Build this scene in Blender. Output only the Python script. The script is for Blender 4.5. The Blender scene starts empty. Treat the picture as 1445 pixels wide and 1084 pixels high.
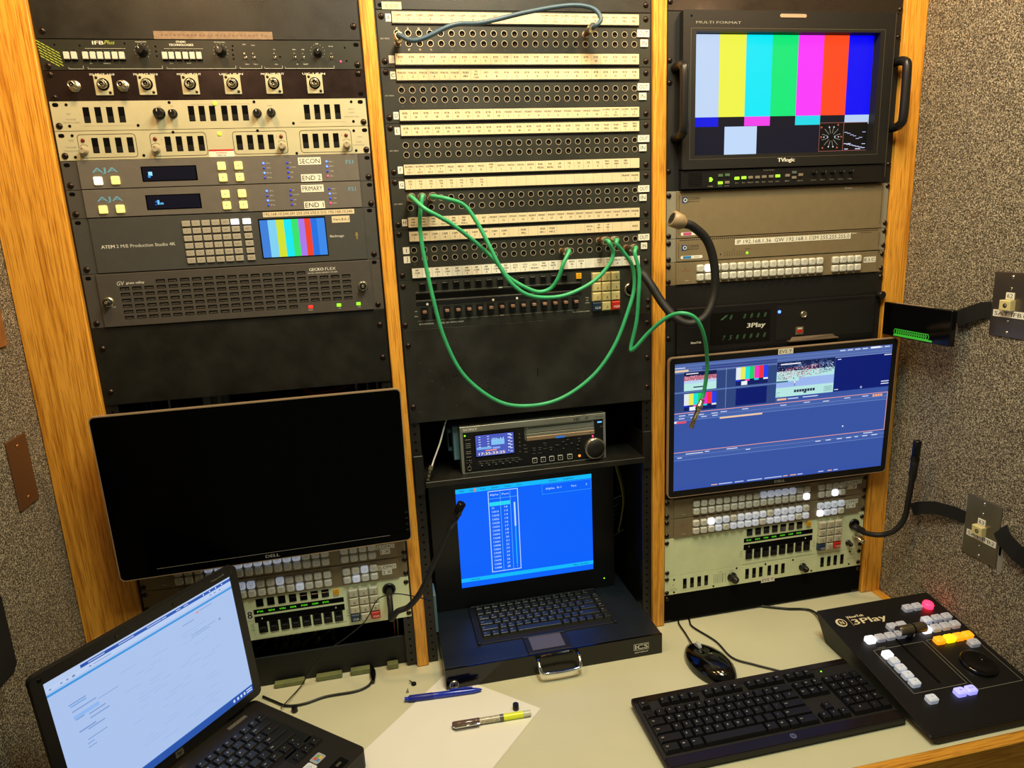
import bpy, math, random
from mathutils import Vector, Matrix, Euler
random.seed(7)
S = bpy.context.scene
COL = S.collection

# ---------------------------------------------------------------- camera, world, lights, exposure
CAM = Vector((0.4698, -1.2339, 1.6111)); YAW, PITCH, ROLL, FPX = 0.1922, -0.2265, -0.0477, 948.64
fw = Vector((math.sin(YAW)*math.cos(PITCH), math.cos(YAW)*math.cos(PITCH), math.sin(PITCH)))
r0 = Vector((math.cos(YAW), -math.sin(YAW), 0)); u0 = r0.cross(fw)
RT = math.cos(ROLL)*r0 + math.sin(ROLL)*u0
UP = -math.sin(ROLL)*r0 + math.cos(ROLL)*u0
cd = bpy.data.cameras.new('camera'); cam = bpy.data.objects.new('camera', cd); COL.objects.link(cam)
cd.sensor_width = 36.0; cd.lens = FPX/1445*36.0; cd.clip_start = 0.02
cam.matrix_world = Matrix(((RT.x, UP.x, -fw.x, CAM.x), (RT.y, UP.y, -fw.y, CAM.y), (RT.z, UP.z, -fw.z, CAM.z), (0, 0, 0, 1)))
S.camera = cam

def at(x, y, Y=None, Z=None, X=None):
    """photo pixel -> point on the plane y=Y (or z=Z, x=X), metres"""
    d = fw*FPX + RT*(x-722.5) - UP*(y-542)
    t = (Y-CAM.y)/d.y if Y is not None else (Z-CAM.z)/d.z if Z is not None else (X-CAM.x)/d.x
    return CAM + d*t

S.view_settings.view_transform = 'Standard'; S.view_settings.look = 'None'
S.view_settings.gamma = 1.0; S.view_settings.use_curve_mapping = False
S.view_settings.exposure = 0.35

w = bpy.data.worlds.new('world'); S.world = w; w.use_nodes = True
w.node_tree.nodes['Background'].inputs[0].default_value = (0.88, 0.90, 0.66, 1)
w.node_tree.nodes['Background'].inputs[1].default_value = 0.11

def area(name, loc, target, sx, sy, power, col):
    l = bpy.data.lights.new(name, 'AREA'); l.shape = 'RECTANGLE'; l.size = sx; l.size_y = sy
    l.energy = power; l.color = col
    o = bpy.data.objects.new(name, l); COL.objects.link(o); o.location = loc
    o.rotation_euler = (Vector(target)-Vector(loc)).to_track_quat('-Z', 'Y').to_euler()
    return o
for x_ in (0.16, 0.72, 1.24):
    area('warm_downlight', (x_, -0.32, 2.30), (x_, -0.06, 1.6), 0.10, 0.10, 3.2, (1.0, 0.62, 0.27))
for x_ in (0.15, 0.61, 1.38):
    area('warm_spot_light', (x_, -0.64, 2.12), (x_, 0.0, 1.85), 0.09, 0.09, 0.55, (1.0, 0.58, 0.30))
area('ceiling_panel_light', (0.80, -0.75, 2.60), (0.80, -0.25, 0.75), 0.45, 0.45, 15, (0.92, 1.0, 0.78))

# ---------------------------------------------------------------- materials
def lin(c):
    if isinstance(c, str):
        c = tuple(int(c[i:i+2], 16)/255 for i in (0, 2, 4))
    return tuple((x/12.92 if x <= 0.04045 else ((x+0.055)/1.055)**2.4) for x in c)
MATS = {}
def mat(name, col, rough=0.5, metal=0.0, noise=0.0, nscale=60, bump=0.0, bscale=400, spec=0.5, emit=None, es=1.0, rnoise=0.0, trans=0.0):
    if name in MATS: return MATS[name]
    m = bpy.data.materials.new(name); m.use_nodes = True; nt = m.node_tree; b = nt.nodes['Principled BSDF']
    c = lin(col); b.inputs['Base Color'].default_value = (*c, 1); b.inputs['Roughness'].default_value = rough
    b.inputs['Metallic'].default_value = metal; b.inputs['Specular IOR Level'].default_value = spec
    if trans: b.inputs['Transmission Weight'].default_value = trans
    if emit: b.inputs['Emission Color'].default_value = (*lin(emit), 1); b.inputs['Emission Strength'].default_value = es
    if noise or bump or rnoise:
        tc = nt.nodes.new('ShaderNodeTexCoord')
        if noise or rnoise:
            n = nt.nodes.new('ShaderNodeTexNoise'); n.inputs['Scale'].default_value = nscale; n.inputs['Detail'].default_value = 6
            nt.links.new(tc.outputs['Object'], n.inputs['Vector'])
        if noise:
            r = nt.nodes.new('ShaderNodeValToRGB')
            r.color_ramp.elements[0].position = 0.3; r.color_ramp.elements[1].position = 0.7
            r.color_ramp.elements[0].color = (*[max(0, x*(1-noise)) for x in c], 1)
            r.color_ramp.elements[1].color = (*[min(1, x*(1+noise)) for x in c], 1)
            nt.links.new(n.outputs['Fac'], r.inputs['Fac']); nt.links.new(r.outputs['Color'], b.inputs['Base Color'])
        if rnoise:
            mr = nt.nodes.new('ShaderNodeMapRange'); mr.inputs['To Min'].default_value = rough-rnoise; mr.inputs['To Max'].default_value = rough+rnoise
            mr.inputs['From Min'].default_value = 0.3; mr.inputs['From Max'].default_value = 0.7
            nt.links.new(n.outputs['Fac'], mr.inputs['Value']); nt.links.new(mr.outputs['Result'], b.inputs['Roughness'])
        if bump:
            n2 = nt.nodes.new('ShaderNodeTexNoise'); n2.inputs['Scale'].default_value = bscale; n2.inputs['Detail'].default_value = 4
            bp = nt.nodes.new('ShaderNodeBump'); bp.inputs['Strength'].default_value = bump; bp.inputs['Distance'].default_value = 0.001
            nt.links.new(tc.outputs['Object'], n2.inputs['Vector']); nt.links.new(n2.outputs['Fac'], bp.inputs['Height'])
            nt.links.new(bp.outputs['Normal'], b.inputs['Normal'])
    MATS[name] = m; return m

def wood(name, along='Z', tone=1.0):
    m = bpy.data.materials.new(name); m.use_nodes = True; nt = m.node_tree; b = nt.nodes['Principled BSDF']
    b.inputs['Roughness'].default_value = 0.38
    tc = nt.nodes.new('ShaderNodeTexCoord'); mp = nt.nodes.new('ShaderNodeMapping')
    long_, wide = 0.75, 21.0
    mp.inputs['Scale'].default_value = (wide, wide, long_) if along == 'Z' else (long_, wide, wide) if along == 'X' else (wide, long_, wide)
    nt.links.new(tc.outputs['Object'], mp.inputs['Vector'])
    n1 = nt.nodes.new('ShaderNodeTexNoise'); n1.inputs['Scale'].default_value = 1.0; n1.inputs['Detail'].default_value = 3; n1.inputs['Distortion'].default_value = 0.6
    nt.links.new(mp.outputs[0], n1.inputs['Vector'])
    mul = nt.nodes.new('ShaderNodeMath'); mul.operation = 'MULTIPLY'; mul.inputs[1].default_value = 17.0
    fr = nt.nodes.new('ShaderNodeMath'); fr.operation = 'PINGPONG'; fr.inputs[1].default_value = 1.0
    nt.links.new(n1.outputs['Fac'], mul.inputs[0]); nt.links.new(mul.outputs[0], fr.inputs[0])
    mp2 = nt.nodes.new('ShaderNodeMapping')
    mp2.inputs['Scale'].default_value = (900, 900, 22) if along == 'Z' else (22, 900, 900) if along == 'X' else (900, 22, 900)
    nt.links.new(tc.outputs['Object'], mp2.inputs['Vector'])
    n2 = nt.nodes.new('ShaderNodeTexNoise'); n2.inputs['Scale'].default_value = 1.0; n2.inputs['Detail'].default_value = 2
    nt.links.new(mp2.outputs[0], n2.inputs['Vector'])
    r1 = nt.nodes.new('ShaderNodeValToRGB'); e = r1.color_ramp.elements
    k = tone*1.22
    e[0].position = 0.0; e[0].color = (0.46*k, 0.185*k, 0.016*k, 1)
    e[1].position = 0.55; e[1].color = (0.70*k, 0.330*k, 0.040*k, 1)
    x = e.new(0.16); x.color = (0.60*k, 0.260*k, 0.025*k, 1)
    nt.links.new(fr.outputs[0], r1.inputs['Fac'])
    r2 = nt.nodes.new('ShaderNodeValToRGB'); e = r2.color_ramp.elements
    e[0].position = 0.36; e[0].color = (0.52, 0.40, 0.28, 1); e[1].position = 0.50; e[1].color = (1, 1, 1, 1)
    nt.links.new(n2.outputs['Fac'], r2.inputs['Fac'])
    mx = nt.nodes.new('ShaderNodeMix'); mx.data_type = 'RGBA'; mx.blend_type = 'MULTIPLY'; mx.inputs['Factor'].default_value = 0.8
    nt.links.new(r1.outputs['Color'], mx.inputs[6]); nt.links.new(r2.outputs['Color'], mx.inputs[7])
    nt.links.new(mx.outputs[2], b.inputs['Base Color'])
    MATS[name] = m; return m

def carpet(name):
    m = bpy.data.materials.new(name); m.use_nodes = True; nt = m.node_tree; b = nt.nodes['Principled BSDF']
    b.inputs['Roughness'].default_value = 1.0; b.inputs['Specular IOR Level'].default_value = 0.1
    tc = nt.nodes.new('ShaderNodeTexCoord')
    n = nt.nodes.new('ShaderNodeTexNoise'); n.inputs['Scale'].default_value = 460; n.inputs['Detail'].default_value = 2; n.inputs['Roughness'].default_value = 0.7
    nt.links.new(tc.outputs['Object'], n.inputs['Vector'])
    r = nt.nodes.new('ShaderNodeValToRGB'); e = r.color_ramp.elements
    e[0].position = 0.34; e[0].color = (0.028, 0.024, 0.020, 1); e[1].position = 0.68; e[1].color = (0.80, 0.71, 0.53, 1)
    x = e.new(0.46); x.color = (0.13, 0.108, 0.080, 1)
    x = e.new(0.54); x.color = (0.27, 0.225, 0.165, 1)
    nt.links.new(n.outputs['Fac'], r.inputs['Fac'])
    n3 = nt.nodes.new('ShaderNodeTexNoise'); n3.inputs['Scale'].default_value = 5; nt.links.new(tc.outputs['Object'], n3.inputs['Vector'])
    r3 = nt.nodes.new('ShaderNodeValToRGB'); r3.color_ramp.elements[0].color = (0.86, 0.86, 0.86, 1)
    nt.links.new(n3.outputs['Fac'], r3.inputs['Fac'])
    mx = nt.nodes.new('ShaderNodeMix'); mx.data_type = 'RGBA'; mx.blend_type = 'MULTIPLY'; mx.inputs['Factor'].default_value = 1.0
    nt.links.new(r.outputs['Color'], mx.inputs[6]); nt.links.new(r3.outputs['Color'], mx.inputs[7])
    nt.links.new(mx.outputs[2], b.inputs['Base Color'])
    bp = nt.nodes.new('ShaderNodeBump'); bp.inputs['Strength'].default_value = 0.9; bp.inputs['Distance'].default_value = 0.003
    nt.links.new(n.outputs['Fac'], bp.inputs['Height']); nt.links.new(bp.outputs['Normal'], b.inputs['Normal'])
    MATS[name] = m; return m

def screenmat():
    m = bpy.data.materials.new('lit_screen'); m.use_nodes = True; nt = m.node_tree; b = nt.nodes['Principled BSDF']
    a = nt.nodes.new('ShaderNodeAttribute'); a.attribute_name = 'col'
    b.inputs['Base Color'].default_value = (0.006, 0.006, 0.006, 1); b.inputs['Roughness'].default_value = 0.35; b.inputs['Specular IOR Level'].default_value = 0.15
    nt.links.new(a.outputs['Color'], b.inputs['Emission Color']); b.inputs['Emission Strength'].default_value = 0.80
    MATS['screen'] = m; return m

OAK = wood('oak_board'); OAKX = wood('oak_edge', 'X', 0.80); OAKY = wood('oak_edge_side', 'Y', 0.8)
CARPET = carpet('grey_beige_carpet'); SCR = screenmat()
BLK = mat('black_powder_coat', '181713', 0.42, noise=0.35, nscale=22, bump=0.25, bscale=900, rnoise=0.08)
BLKP = mat('black_plastic', '141416', 0.35, spec=0.45)
BLKM = mat('matte_black_plastic', '0d0d0d', 0.6, bump=0.15, bscale=1500)
BLKG = mat('gloss_black_plastic', '060607', 0.12)
VOID = mat('dark_recess', '050505', 0.9, spec=0.1)
SATIN = mat('dark_brown_satin_metal', '2a1d1b', 0.28, metal=0.4, rnoise=0.07, nscale=40)
SCREWM = mat('dark_bronze_screw', '3d3430', 0.32, metal=0.85)
NICKEL = mat('nickel', 'c4bfae', 0.25, metal=0.95)
COPPER = mat('copper_plug', 'c98f62', 0.3, metal=0.9)
CHROME = mat('chrome', 'e8e8e8', 0.08, metal=1.0)
PATCHM = mat('green_black_panel_paint', '2b2c25', 0.42, noise=0.25, nscale=12, rnoise=0.06)
IFBM = mat('olive_black_panel_paint', '25271f', 0.4, noise=0.15, nscale=30)
CREAM = mat('pale_green_cream_panel', 'bdb898', 0.45, noise=0.05, nscale=30)
CREAM2 = mat('pale_green_panel', 'dde6bc', 0.45, noise=0.05, nscale=30)
AJAM = mat('mid_grey_panel_paint', '68635d', 0.5, noise=0.05, bump=0.1)
AJAE = mat('dark_grey_ear_paint', '4b4844', 0.5)
ATEMM = mat('graphite_panel', '474745', 0.42, noise=0.05)
GECKM = mat('brown_grey_panel', '4b4641', 0.5, noise=0.06)
CODM = mat('khaki_grey_panel', '7d6f54', 0.5, noise=0.05)
CODE = mat('pale_grey_ear', '8a8778', 0.5)
PAPER = mat('cream_label_paper', 'd9cba8', 0.75, noise=0.05, nscale=90)
PAPERW = mat('white_label_paper', 'e8e6d8', 0.7)
SHEET = mat('white_paper_sheet', 'e6e4da', 0.8, noise=0.02, nscale=9)
INK = mat('black_ink', '1c1815', 0.8); INKW = mat('white_print', 'dcdcd2', 0.6); INKG = mat('grey_print', '8f8d84', 0.6)
INKR = mat('faded_brown_ink', '5c3526', 0.8)
YG = mat('yellow_green_print', 'a9b93c', 0.6); BLUEP = mat('light_blue_print', '6ba7c9', 0.5)
LAMIN = mat('pale_cream_laminate', 'cbc9ab', 0.42, noise=0.05, nscale=5, rnoise=0.06)
KNOBB = mat('black_knob', '0c0c0d', 0.3); KNOBT = mat('tan_knob', 'a69a80', 0.5)
BTNW = mat('white_button', 'cfcfc6', 0.4); BTNG = mat('grey_button', '9c9a8e', 0.4); BTNS = mat('silver_grey_button', 'a8a294', 0.4)
BTNL = mat('lit_white_button', 'ffffff', 0.4, emit='f4f6ff', es=0.75)
BTNH = mat('softly_lit_button', 'c9ccd0', 0.4, emit='b8c4dd', es=0.25)
BTNY = mat('lit_yellow_button', 'f2df90', 0.4, emit='ffe070', es=0.75)
BTNO = mat('lit_orange_white_button', 'fff0d0', 0.4, emit='ffe2b4', es=1.2)
BTNA = mat('lit_amber_button', 'e0a030', 0.4, emit='ff9d10', es=0.8); BTNAA = mat('bright_amber_button', 'ffd040', 0.4, emit='ffd000', es=1.5)
BTNR = mat('lit_red_button', 'ff4040', 0.4, emit='ff1838', es=5.0); BTNB = mat('lit_violet_button', 'b0b0e8', 0.4, emit='9a98ff', es=0.8)
BTNC = mat('clear_grey_button', 'b5b5bd', 0.3, emit='a0a2b0', es=0.18)
YEL = mat('yellow_key', 'e8a818', 0.4); RED = mat('red_key', 'c0241c', 0.4); NAVY = mat('navy_key', '1b3350', 0.4)
KEYC = mat('cream_key', 'c9bd84', 0.4); KEYG = mat('pale_grey_key', 'b9b6a0', 0.4)
LEDB = mat('blue_led', '3050ff', 0.3, emit='3c5cff', es=5.0); LEDBD = mat('dim_blue_led', '2030a0', 0.3, emit='2233cc', es=0.8)
LEDR = mat('red_led', 'ff3050', 0.3, emit='ff3060', es=2.5); LEDG = mat('green_led', '70ff30', 0.3, emit='8aff20', es=1.2)
LEDY = mat('yellow_green_led', 'd8e840', 0.3, emit='c8e030', es=0.8); LEDRD = mat('dark_red_led', '6a1a14', 0.3)
GREEN = mat('green_cable_jacket', '36a870', 0.42, noise=0.12, nscale=50); BLUEC = mat('slate_blue_cable_jacket', '3c5468', 0.45, noise=0.15, nscale=40)
GLASSK = mat('black_glass', '010102', 0.2, spec=0.12)
STEEL = mat('brushed_steel_plate', '8a8076', 0.3, metal=0.9, noise=0.1, nscale=20)
BRONZE = mat('bronze_plate', '6d4c34', 0.42, metal=0.5)
IVORY = mat('ivory_jack', 'd2c48c', 0.5)
SILV = mat('silver_grey_casing', '8d938c', 0.35, metal=0.4)
TEAL = mat('blue_grey_casing', '5d8290', 0.5)

# ---------------------------------------------------------------- mesh builder (panel frame: u right, v down, d towards the viewer, mm)
def P(u, v, d=0.0): return Vector((u/1000, -d/1000, -v/1000))
def rr(a, b, c, d, r=1.0, n=3):
    """rounded rectangle u a..b, v c..d, anticlockwise for the viewer"""
    r = min(r, (b-a)/2-1e-4, (d-c)/2-1e-4); pts = []
    for cu, cv, s in ((b-r, c+r, 0), (a+r, c+r, 1), (a+r, d-r, 2), (b-r, d-r, 3)):
        for i in range(n+1):
            t = (s+i/n)*math.pi/2; pts.append((cu+r*math.cos(t), cv-r*math.sin(t)))
    return pts
def circ(u, v, r, n=16, sv=1.0): return [(u+r*math.cos(2*math.pi*i/n), v-r*sv*math.sin(2*math.pi*i/n)) for i in range(n)]

TXT = {}
def glyphs(s):
    if s in TXT: return TXT[s]
    c = bpy.data.curves.new('t', 'FONT'); c.body = s; c.size = 1.0; c.resolution_u = 2; c.align_x = 'CENTER'; c.space_line = 0.85
    o = bpy.data.objects.new('t', c); me = bpy.data.meshes.new_from_object(o)
    vs = [(v.co.x, v.co.y) for v in me.vertices]; fs = [tuple(p.vertices) for p in me.polygons]
    bpy.data.objects.remove(o); bpy.data.curves.remove(c); bpy.data.meshes.remove(me)
    xs = [v[0] for v in vs] or [0]; ys = [v[1] for v in vs] or [0]
    x0, x1, y0, y1 = min(xs), max(xs), min(ys), max(ys)
    TXT[s] = ([((x-(x0+x1)/2), (y-(y0+y1)/2)) for x, y in vs], fs, x1-x0, y1-y0)
    return TXT[s]

class MB:
    def __init__(s): s.v = []; s.f = []; s.m = []; s.sm = []; s.c = []; s.X = None; s.mi = 0; s.ms = []; s.col = None
    def use(s, m):
        if m not in s.ms: s.ms.append(m)
        s.mi = s.ms.index(m); return s
    def add(s, vs, fs, smooth=False):
        o = len(s.v)
        if s.X is not None: vs = [s.X @ Vector(v) for v in vs]
        s.v += [tuple(v) for v in vs]
        for f in fs:
            s.f.append(tuple(i+o for i in f)); s.m.append(s.mi); s.sm.append(smooth); s.c.append(s.col)
    def ring(s, rings, smooth=True, closed=True, cap0=True, cap1=True):
        n = len(rings[0]); vs = [p for r in rings for p in r]; fs = []
        for k in range(len(rings)-1):
            for i in range(n if closed else n-1):
                j = (i+1) % n; fs.append((k*n+i, k*n+j, (k+1)*n+j, (k+1)*n+i))
        s.add(vs, fs, smooth)
        if cap0: s.add(rings[0], [tuple(reversed(range(n)))])
        if cap1: s.add(rings[-1], [tuple(range(n))])
        return s
    def prism(s, pts, d0, d1, ch=0.0, smooth=False, back=True):
        """extrude outline from depth d0 to d1, front edge chamfered by ch"""
        cu = sum(p[0] for p in pts)/len(pts); cv = sum(p[1] for p in pts)/len(pts)
        R = [[P(u, v, d0) for u, v in pts]]
        if ch:
            w_ = max(p[0] for p in pts)-cu; h_ = max(p[1] for p in pts)-cv
            R.append([P(u, v, d1-ch) for u, v in pts])
            R.append([P(cu+(u-cu)*(1-ch/w_), cv+(v-cv)*(1-ch/h_), d1) for u, v in pts])
        else: R.append([P(u, v, d1) for u, v in pts])
        return s.ring(R, smooth, cap0=back)
    def box(s, a, b, c, d, d0, d1, ch=0.0): return s.prism([(b, c), (a, c), (a, d), (b, d)], d0, d1, ch)
    def frame(s, out, inn, d0, d1, din=None):
        """flat ring between two outlines of equal count with outer and inner walls"""
        din = d0 if din is None else din
        n = len(out); vs = [P(*p, d0) for p in out]+[P(*p, d1) for p in out]+[P(*p, d1) for p in inn]+[P(*p, din) for p in inn]; fs = []
        for k in range(3):
            for i in range(n): j = (i+1) % n; fs.append((k*n+i, k*n+j, (k+1)*n+j, (k+1)*n+i))
        s.add(vs, fs); return s
    def lathe(s, u, v, prof, n=20, smooth=True):
        R = [[P(u+r*math.cos(2*math.pi*i/n), v-r*math.sin(2*math.pi*i/n), d) for i in range(n)] for r, d in prof]
        return s.ring(R, smooth)
    def quad(s, a, b, c, d, dd, col=None):
        o = s.col; s.col = col if col is not None else s.col
        s.add([P(a, d, dd), P(b, d, dd), P(b, c, dd), P(a, c, dd)], [(0, 1, 2, 3)]); s.col = o; return s
    def text(s, t, u, v, h, dd=0.15, wmax=None, w=None, al='c', rot=0.0, shear=0.0, bold=0.0):
        """cap height h mm, centred at (u,v)"""
        vs, fs, W, H = glyphs(t); k = h/0.69
        kx = k
        if w: kx = w/max(W, 1e-6)
        elif wmax and W*k > wmax: kx = wmax/W
        if al == 'l': u = u+W*kx/2
        c_, s_ = math.cos(rot), math.sin(rot)
        for q in range(2 if bold else 1):
            pts = []
            for x, y in vs:
                X, Y = (x+y*shear)*kx+q*bold, y*k; pts.append(P(u+X*c_-Y*s_, v-(X*s_+Y*c_), dd+q*0.02))
            s.add(pts, fs)
        return s
    def tube(s, pts, r, n=10, smooth=True, steps=6, caps=True):
        pts = [Vector(p) for p in pts]; out = []; rad = []
        rs = r if isinstance(r, (list, tuple)) else [r]*len(pts)
        if steps > 1 and len(pts) > 2:
            ext = [pts[0]*2-pts[1]]+pts+[pts[-1]*2-pts[-2]]
            for i in range(len(pts)-1):
                p0, p1, p2, p3 = ext[i:i+4]
                for k in range(steps):
                    t = k/steps
                    out.append(0.5*((2*p1)+(p2-p0)*t+(2*p0-5*p1+4*p2-p3)*t*t+(3*p1-p0-3*p2+p3)*t**3)); rad.append(rs[i]*(1-t)+rs[i+1]*t)
            out.append(pts[-1]); rad.append(rs[-1])
        else: out, rad = pts, list(rs)
        T = (out[1]-out[0]).normalized(); N = T.orthogonal().normalized(); R = []
        for i, p in enumerate(out):
            a = out[max(i-1, 0)]; b = out[min(i+1, len(out)-1)]; t = (b-a).normalized() if (b-a).length > 1e-9 else T
            N = (N-t*N.dot(t)).normalized(); B = t.cross(N); T = t
            R.append([p+(N*math.cos(2*math.pi*k/n)+B*math.sin(2*math.pi*k/n))*rad[i] for k in range(n)])
        return s.ring(R, smooth, cap0=caps, cap1=caps)
    def wbox(s, a, b, c, d, e, f, ch=0.0):
        """world box x a..b, y c..d, z e..f with chamfered edges"""
        if not ch:
            vs = [(x, y, z) for z in (e, f) for y in (c, d) for x in (a, b)]
            s.add(vs, [(0, 2, 3, 1), (4, 5, 7, 6), (0, 1, 5, 4), (2, 6, 7, 3), (0, 4, 6, 2), (1, 3, 7, 5)]); return s
        vs = []; X = (a, b); Yv = (c, d); Zv = (e, f); idx = {}
        for i in (0, 1):
            for j in (0, 1):
                for k in (0, 1):
                    sx, sy, sz = 1-2*i, 1-2*j, 1-2*k
                    for ax, p in enumerate(((X[i], Yv[j]+sy*ch, Zv[k]+sz*ch), (X[i]+sx*ch, Yv[j], Zv[k]+sz*ch), (X[i]+sx*ch, Yv[j]+sy*ch, Zv[k]))):
                        idx[(i, j, k, ax)] = len(vs); vs.append(p)
        fs = []; g = lambda *t: idx[t]
        for i in (0, 1):
            q = [g(i, 0, 0, 0), g(i, 1, 0, 0), g(i, 1, 1, 0), g(i, 0, 1, 0)]; fs.append(q if i else q[::-1])
            q = [g(0, i, 0, 1), g(0, i, 1, 1), g(1, i, 1, 1), g(1, i, 0, 1)]; fs.append(q if i else q[::-1])
            q = [g(0, 0, i, 2), g(1, 0, i, 2), g(1, 1, i, 2), g(0, 1, i, 2)]; fs.append(q if i else q[::-1])
            for j in (0, 1):
                q = [g(i, j, 0, 0), g(i, j, 1, 0), g(i, j, 1, 1), g(i, j, 0, 1)]; fs.append(q if i != j else q[::-1])
                q = [g(i, 0, j, 0), g(i, 0, j, 2), g(i, 1, j, 2), g(i, 1, j, 0)]; fs.append(q if i != j else q[::-1])
                q = [g(0, i, j, 1), g(1, i, j, 1), g(1, i, j, 2), g(0, i, j, 2)]; fs.append(q if i == j else q[::-1])
        for i in (0, 1):
            for j in (0, 1):
                for k in (0, 1):
                    q = [g(i, j, k, 0), g(i, j, k, 1), g(i, j, k, 2)]; fs.append(q if (i+j+k) % 2 else q[::-1])
        s.add(vs, [tuple(q) for q in fs]); return s
    def data(s, name):
        me = bpy.data.meshes.new(name); me.from_pydata(s.v, [], s.f)
        for m in s.ms: me.materials.append(m)
        me.polygons.foreach_set('material_index', s.m); me.polygons.foreach_set('use_smooth', s.sm)
        if any(c is not None for c in s.c):
            a = me.color_attributes.new('col', 'FLOAT_COLOR', 'CORNER'); buf = []
            for f, c in zip(s.f, s.c):
                c = lin(c) if c is not None else (0, 0, 0); buf += [c[0], c[1], c[2], 1.0]*len(f)
            a.data.foreach_set('color', buf)
        me.update(); return me

def link(name, data, parent=None, loc=(0, 0, 0), rot=(0, 0, 0)):
    o = bpy.data.objects.new(name, data); COL.objects.link(o); o.location = loc; o.rotation_euler = rot
    if parent: o.parent = parent
    return o
def tag(o, label, cat, group=None):
    o['label'] = label; o['category'] = cat
    if group: o['group'] = group
    return o
def struct(name, mb):
    o = link(name, mb.data(name)); o['kind'] = 'structure'; return o

class Unit:
    """a thing: Empty at its base, parts in a panel frame"""
    def __init__(s, name, label, cat, loc, floc=(0, 0, 0), rx=0.0, rz=0.0, group=None):
        s.e = link(name, None, None, loc, (0, 0, rz)); s.e.empty_display_size = 0.02; tag(s.e, label, cat, group)
        s.set(floc, rx)
    def set(s, floc, rx): s.fl = Vector(floc); s.rx = rx
    def part(s, name, mb, p=(0, 0, 0), label=None, sub=None, raw=False, rot=0.0):
        me = mb.data(name) if isinstance(mb, MB) else mb
        if sub: o = link(name, me, sub, P(*p), (0, rot, 0))
        elif raw: o = link(name, me, s.e)
        else:
            M = Matrix.Rotation(s.rx, 3, 'X')
            o = link(name, me, s.e, s.fl + M @ P(*p)); o.rotation_euler = (M @ Matrix.Rotation(rot, 3, 'Y')).to_euler()
        if label: o['label'] = label
        return o

# ---------------------------------------------------------------- room
LW, RW = -0.105, 1.56
mb = MB().use(CARPET); mb.wbox(LW-0.06, LW, -1.7, 0.62, 0, 2.75); struct('wall_left', mb)
mb = MB().use(CARPET); mb.wbox(RW, RW+0.06, -1.7, 0.62, 0, 2.75); struct('wall_right', mb)
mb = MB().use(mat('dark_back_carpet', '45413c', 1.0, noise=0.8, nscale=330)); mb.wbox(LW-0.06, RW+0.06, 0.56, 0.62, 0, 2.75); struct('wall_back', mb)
mb = MB().use(mat('grey_vinyl_floor', '4a4a48', 0.6, noise=0.1, nscale=40)); mb.wbox(LW-0.06, RW+0.06, -1.7, 0.62, -0.05, 0); struct('floor', mb)
mb = MB().use(mat('off_white_ceiling', '8c857a', 0.9)); mb.wbox(LW-0.06, RW+0.06, -1.7, 0.62, 2.75, 2.80); struct('ceiling', mb)
def board(n, x0, x1, z0=0.7505, z1=2.60, m=None, y0=-0.006, y1=0.05):
    mb = MB().use(m or OAK); mb.wbox(x0, x1, y0, y1, z0, z1, 0.0015); return struct(n, mb)
board('trim_1', LW+0.0005, -0.0035)
board('trim_2', 0.4852, 0.5082)
board('trim_3', 0.9958, 1.0222)
board('trim_4', 1.5105, 1.5595)

# equipment racks: two drilled rails, two side plates each
X0 = (0.0, 0.5109, 1.0248); ZT = (1.926, 1.9733, 1.9777); U1 = 44.45
for bi, (bx, nm) in enumerate(zip(X0, ('left of the three black equipment racks, holding grey and cream gear', 'middle of the three black equipment racks, holding the patch panels', 'right of the three black equipment racks, beside the carpeted wall'))):
    R = Unit('equipment_rack', nm, 'equipment rack', (bx, 0, 0.751), group='equipment racks')
    for sd, (a, b) in enumerate(((-2.0, 17.5), (465.1, 484.6))):
        mb = MB().use(BLK); H = 1800
        mb.box(a, b, -H, 0, -6, -3.1); xe = a if sd == 0 else b-2.5
        mb.box(xe, xe+2.5, -H, 0, -60, -6)
        mb.use(SCREWM); k = 12
        while k < H-10:
            mb.lathe((a+b)/2, -k, [(3.4, -3.1), (3.2, -3.02)], 8); k += 15.9
        mb.use(VOID); k = 12
        while k < H-10:
            mb.prism(circ((a+b)/2, -k, 2.1, 8), -3.02, -3.005); k += 15.9
        R.part('rail', mb)
    for a, b in ((-2.6, -2.0), (484.6, 485.2)):
        mb = MB().use(BLK); mb.box(a, b, -1800, 0, -540, -3); R.part('side_plate', mb)

# desk
D = Unit('desk', 'pale cream desktop with a wooden front edge, running under the racks', 'desk', (0.7, -0.2, 0))
def wpart(U, name, mb, label=None, sub=None):
    off = U.e.matrix_basis.inverted() if not sub else None
    me = mb.data(name); me.transform(U.e.matrix_basis.inverted()); o = link(name, me, sub or U.e)
    if label: o['label'] = label
    return o
mb = MB().use(LAMIN); mb.wbox(LW+0.001, RW-0.0235, -0.4475, 0.10, 0.715, 0.75); wpart(D, 'desktop', mb)
mb = MB().use(OAKX); mb.wbox(LW+0.001, RW-0.001, -0.469, -0.4478, 0.62, 0.7515, 0.0015); wpart(D, 'front_edge', mb, 'honey coloured wooden edge')
mb = MB().use(OAKY); mb.wbox(RW-0.0232, RW-0.001, -0.4476, 0.0, 0.70, 0.7512, 0.001); wpart(D, 'side_edge', mb, 'wooden strip along the wall')
for sx in (LW+0.02, RW-0.06):
    mb = MB().use(OAK); mb.wbox(sx, sx+0.035, -0.43, 0.05, 0.0, 0.7148); wpart(D, 'leg', mb)

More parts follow.
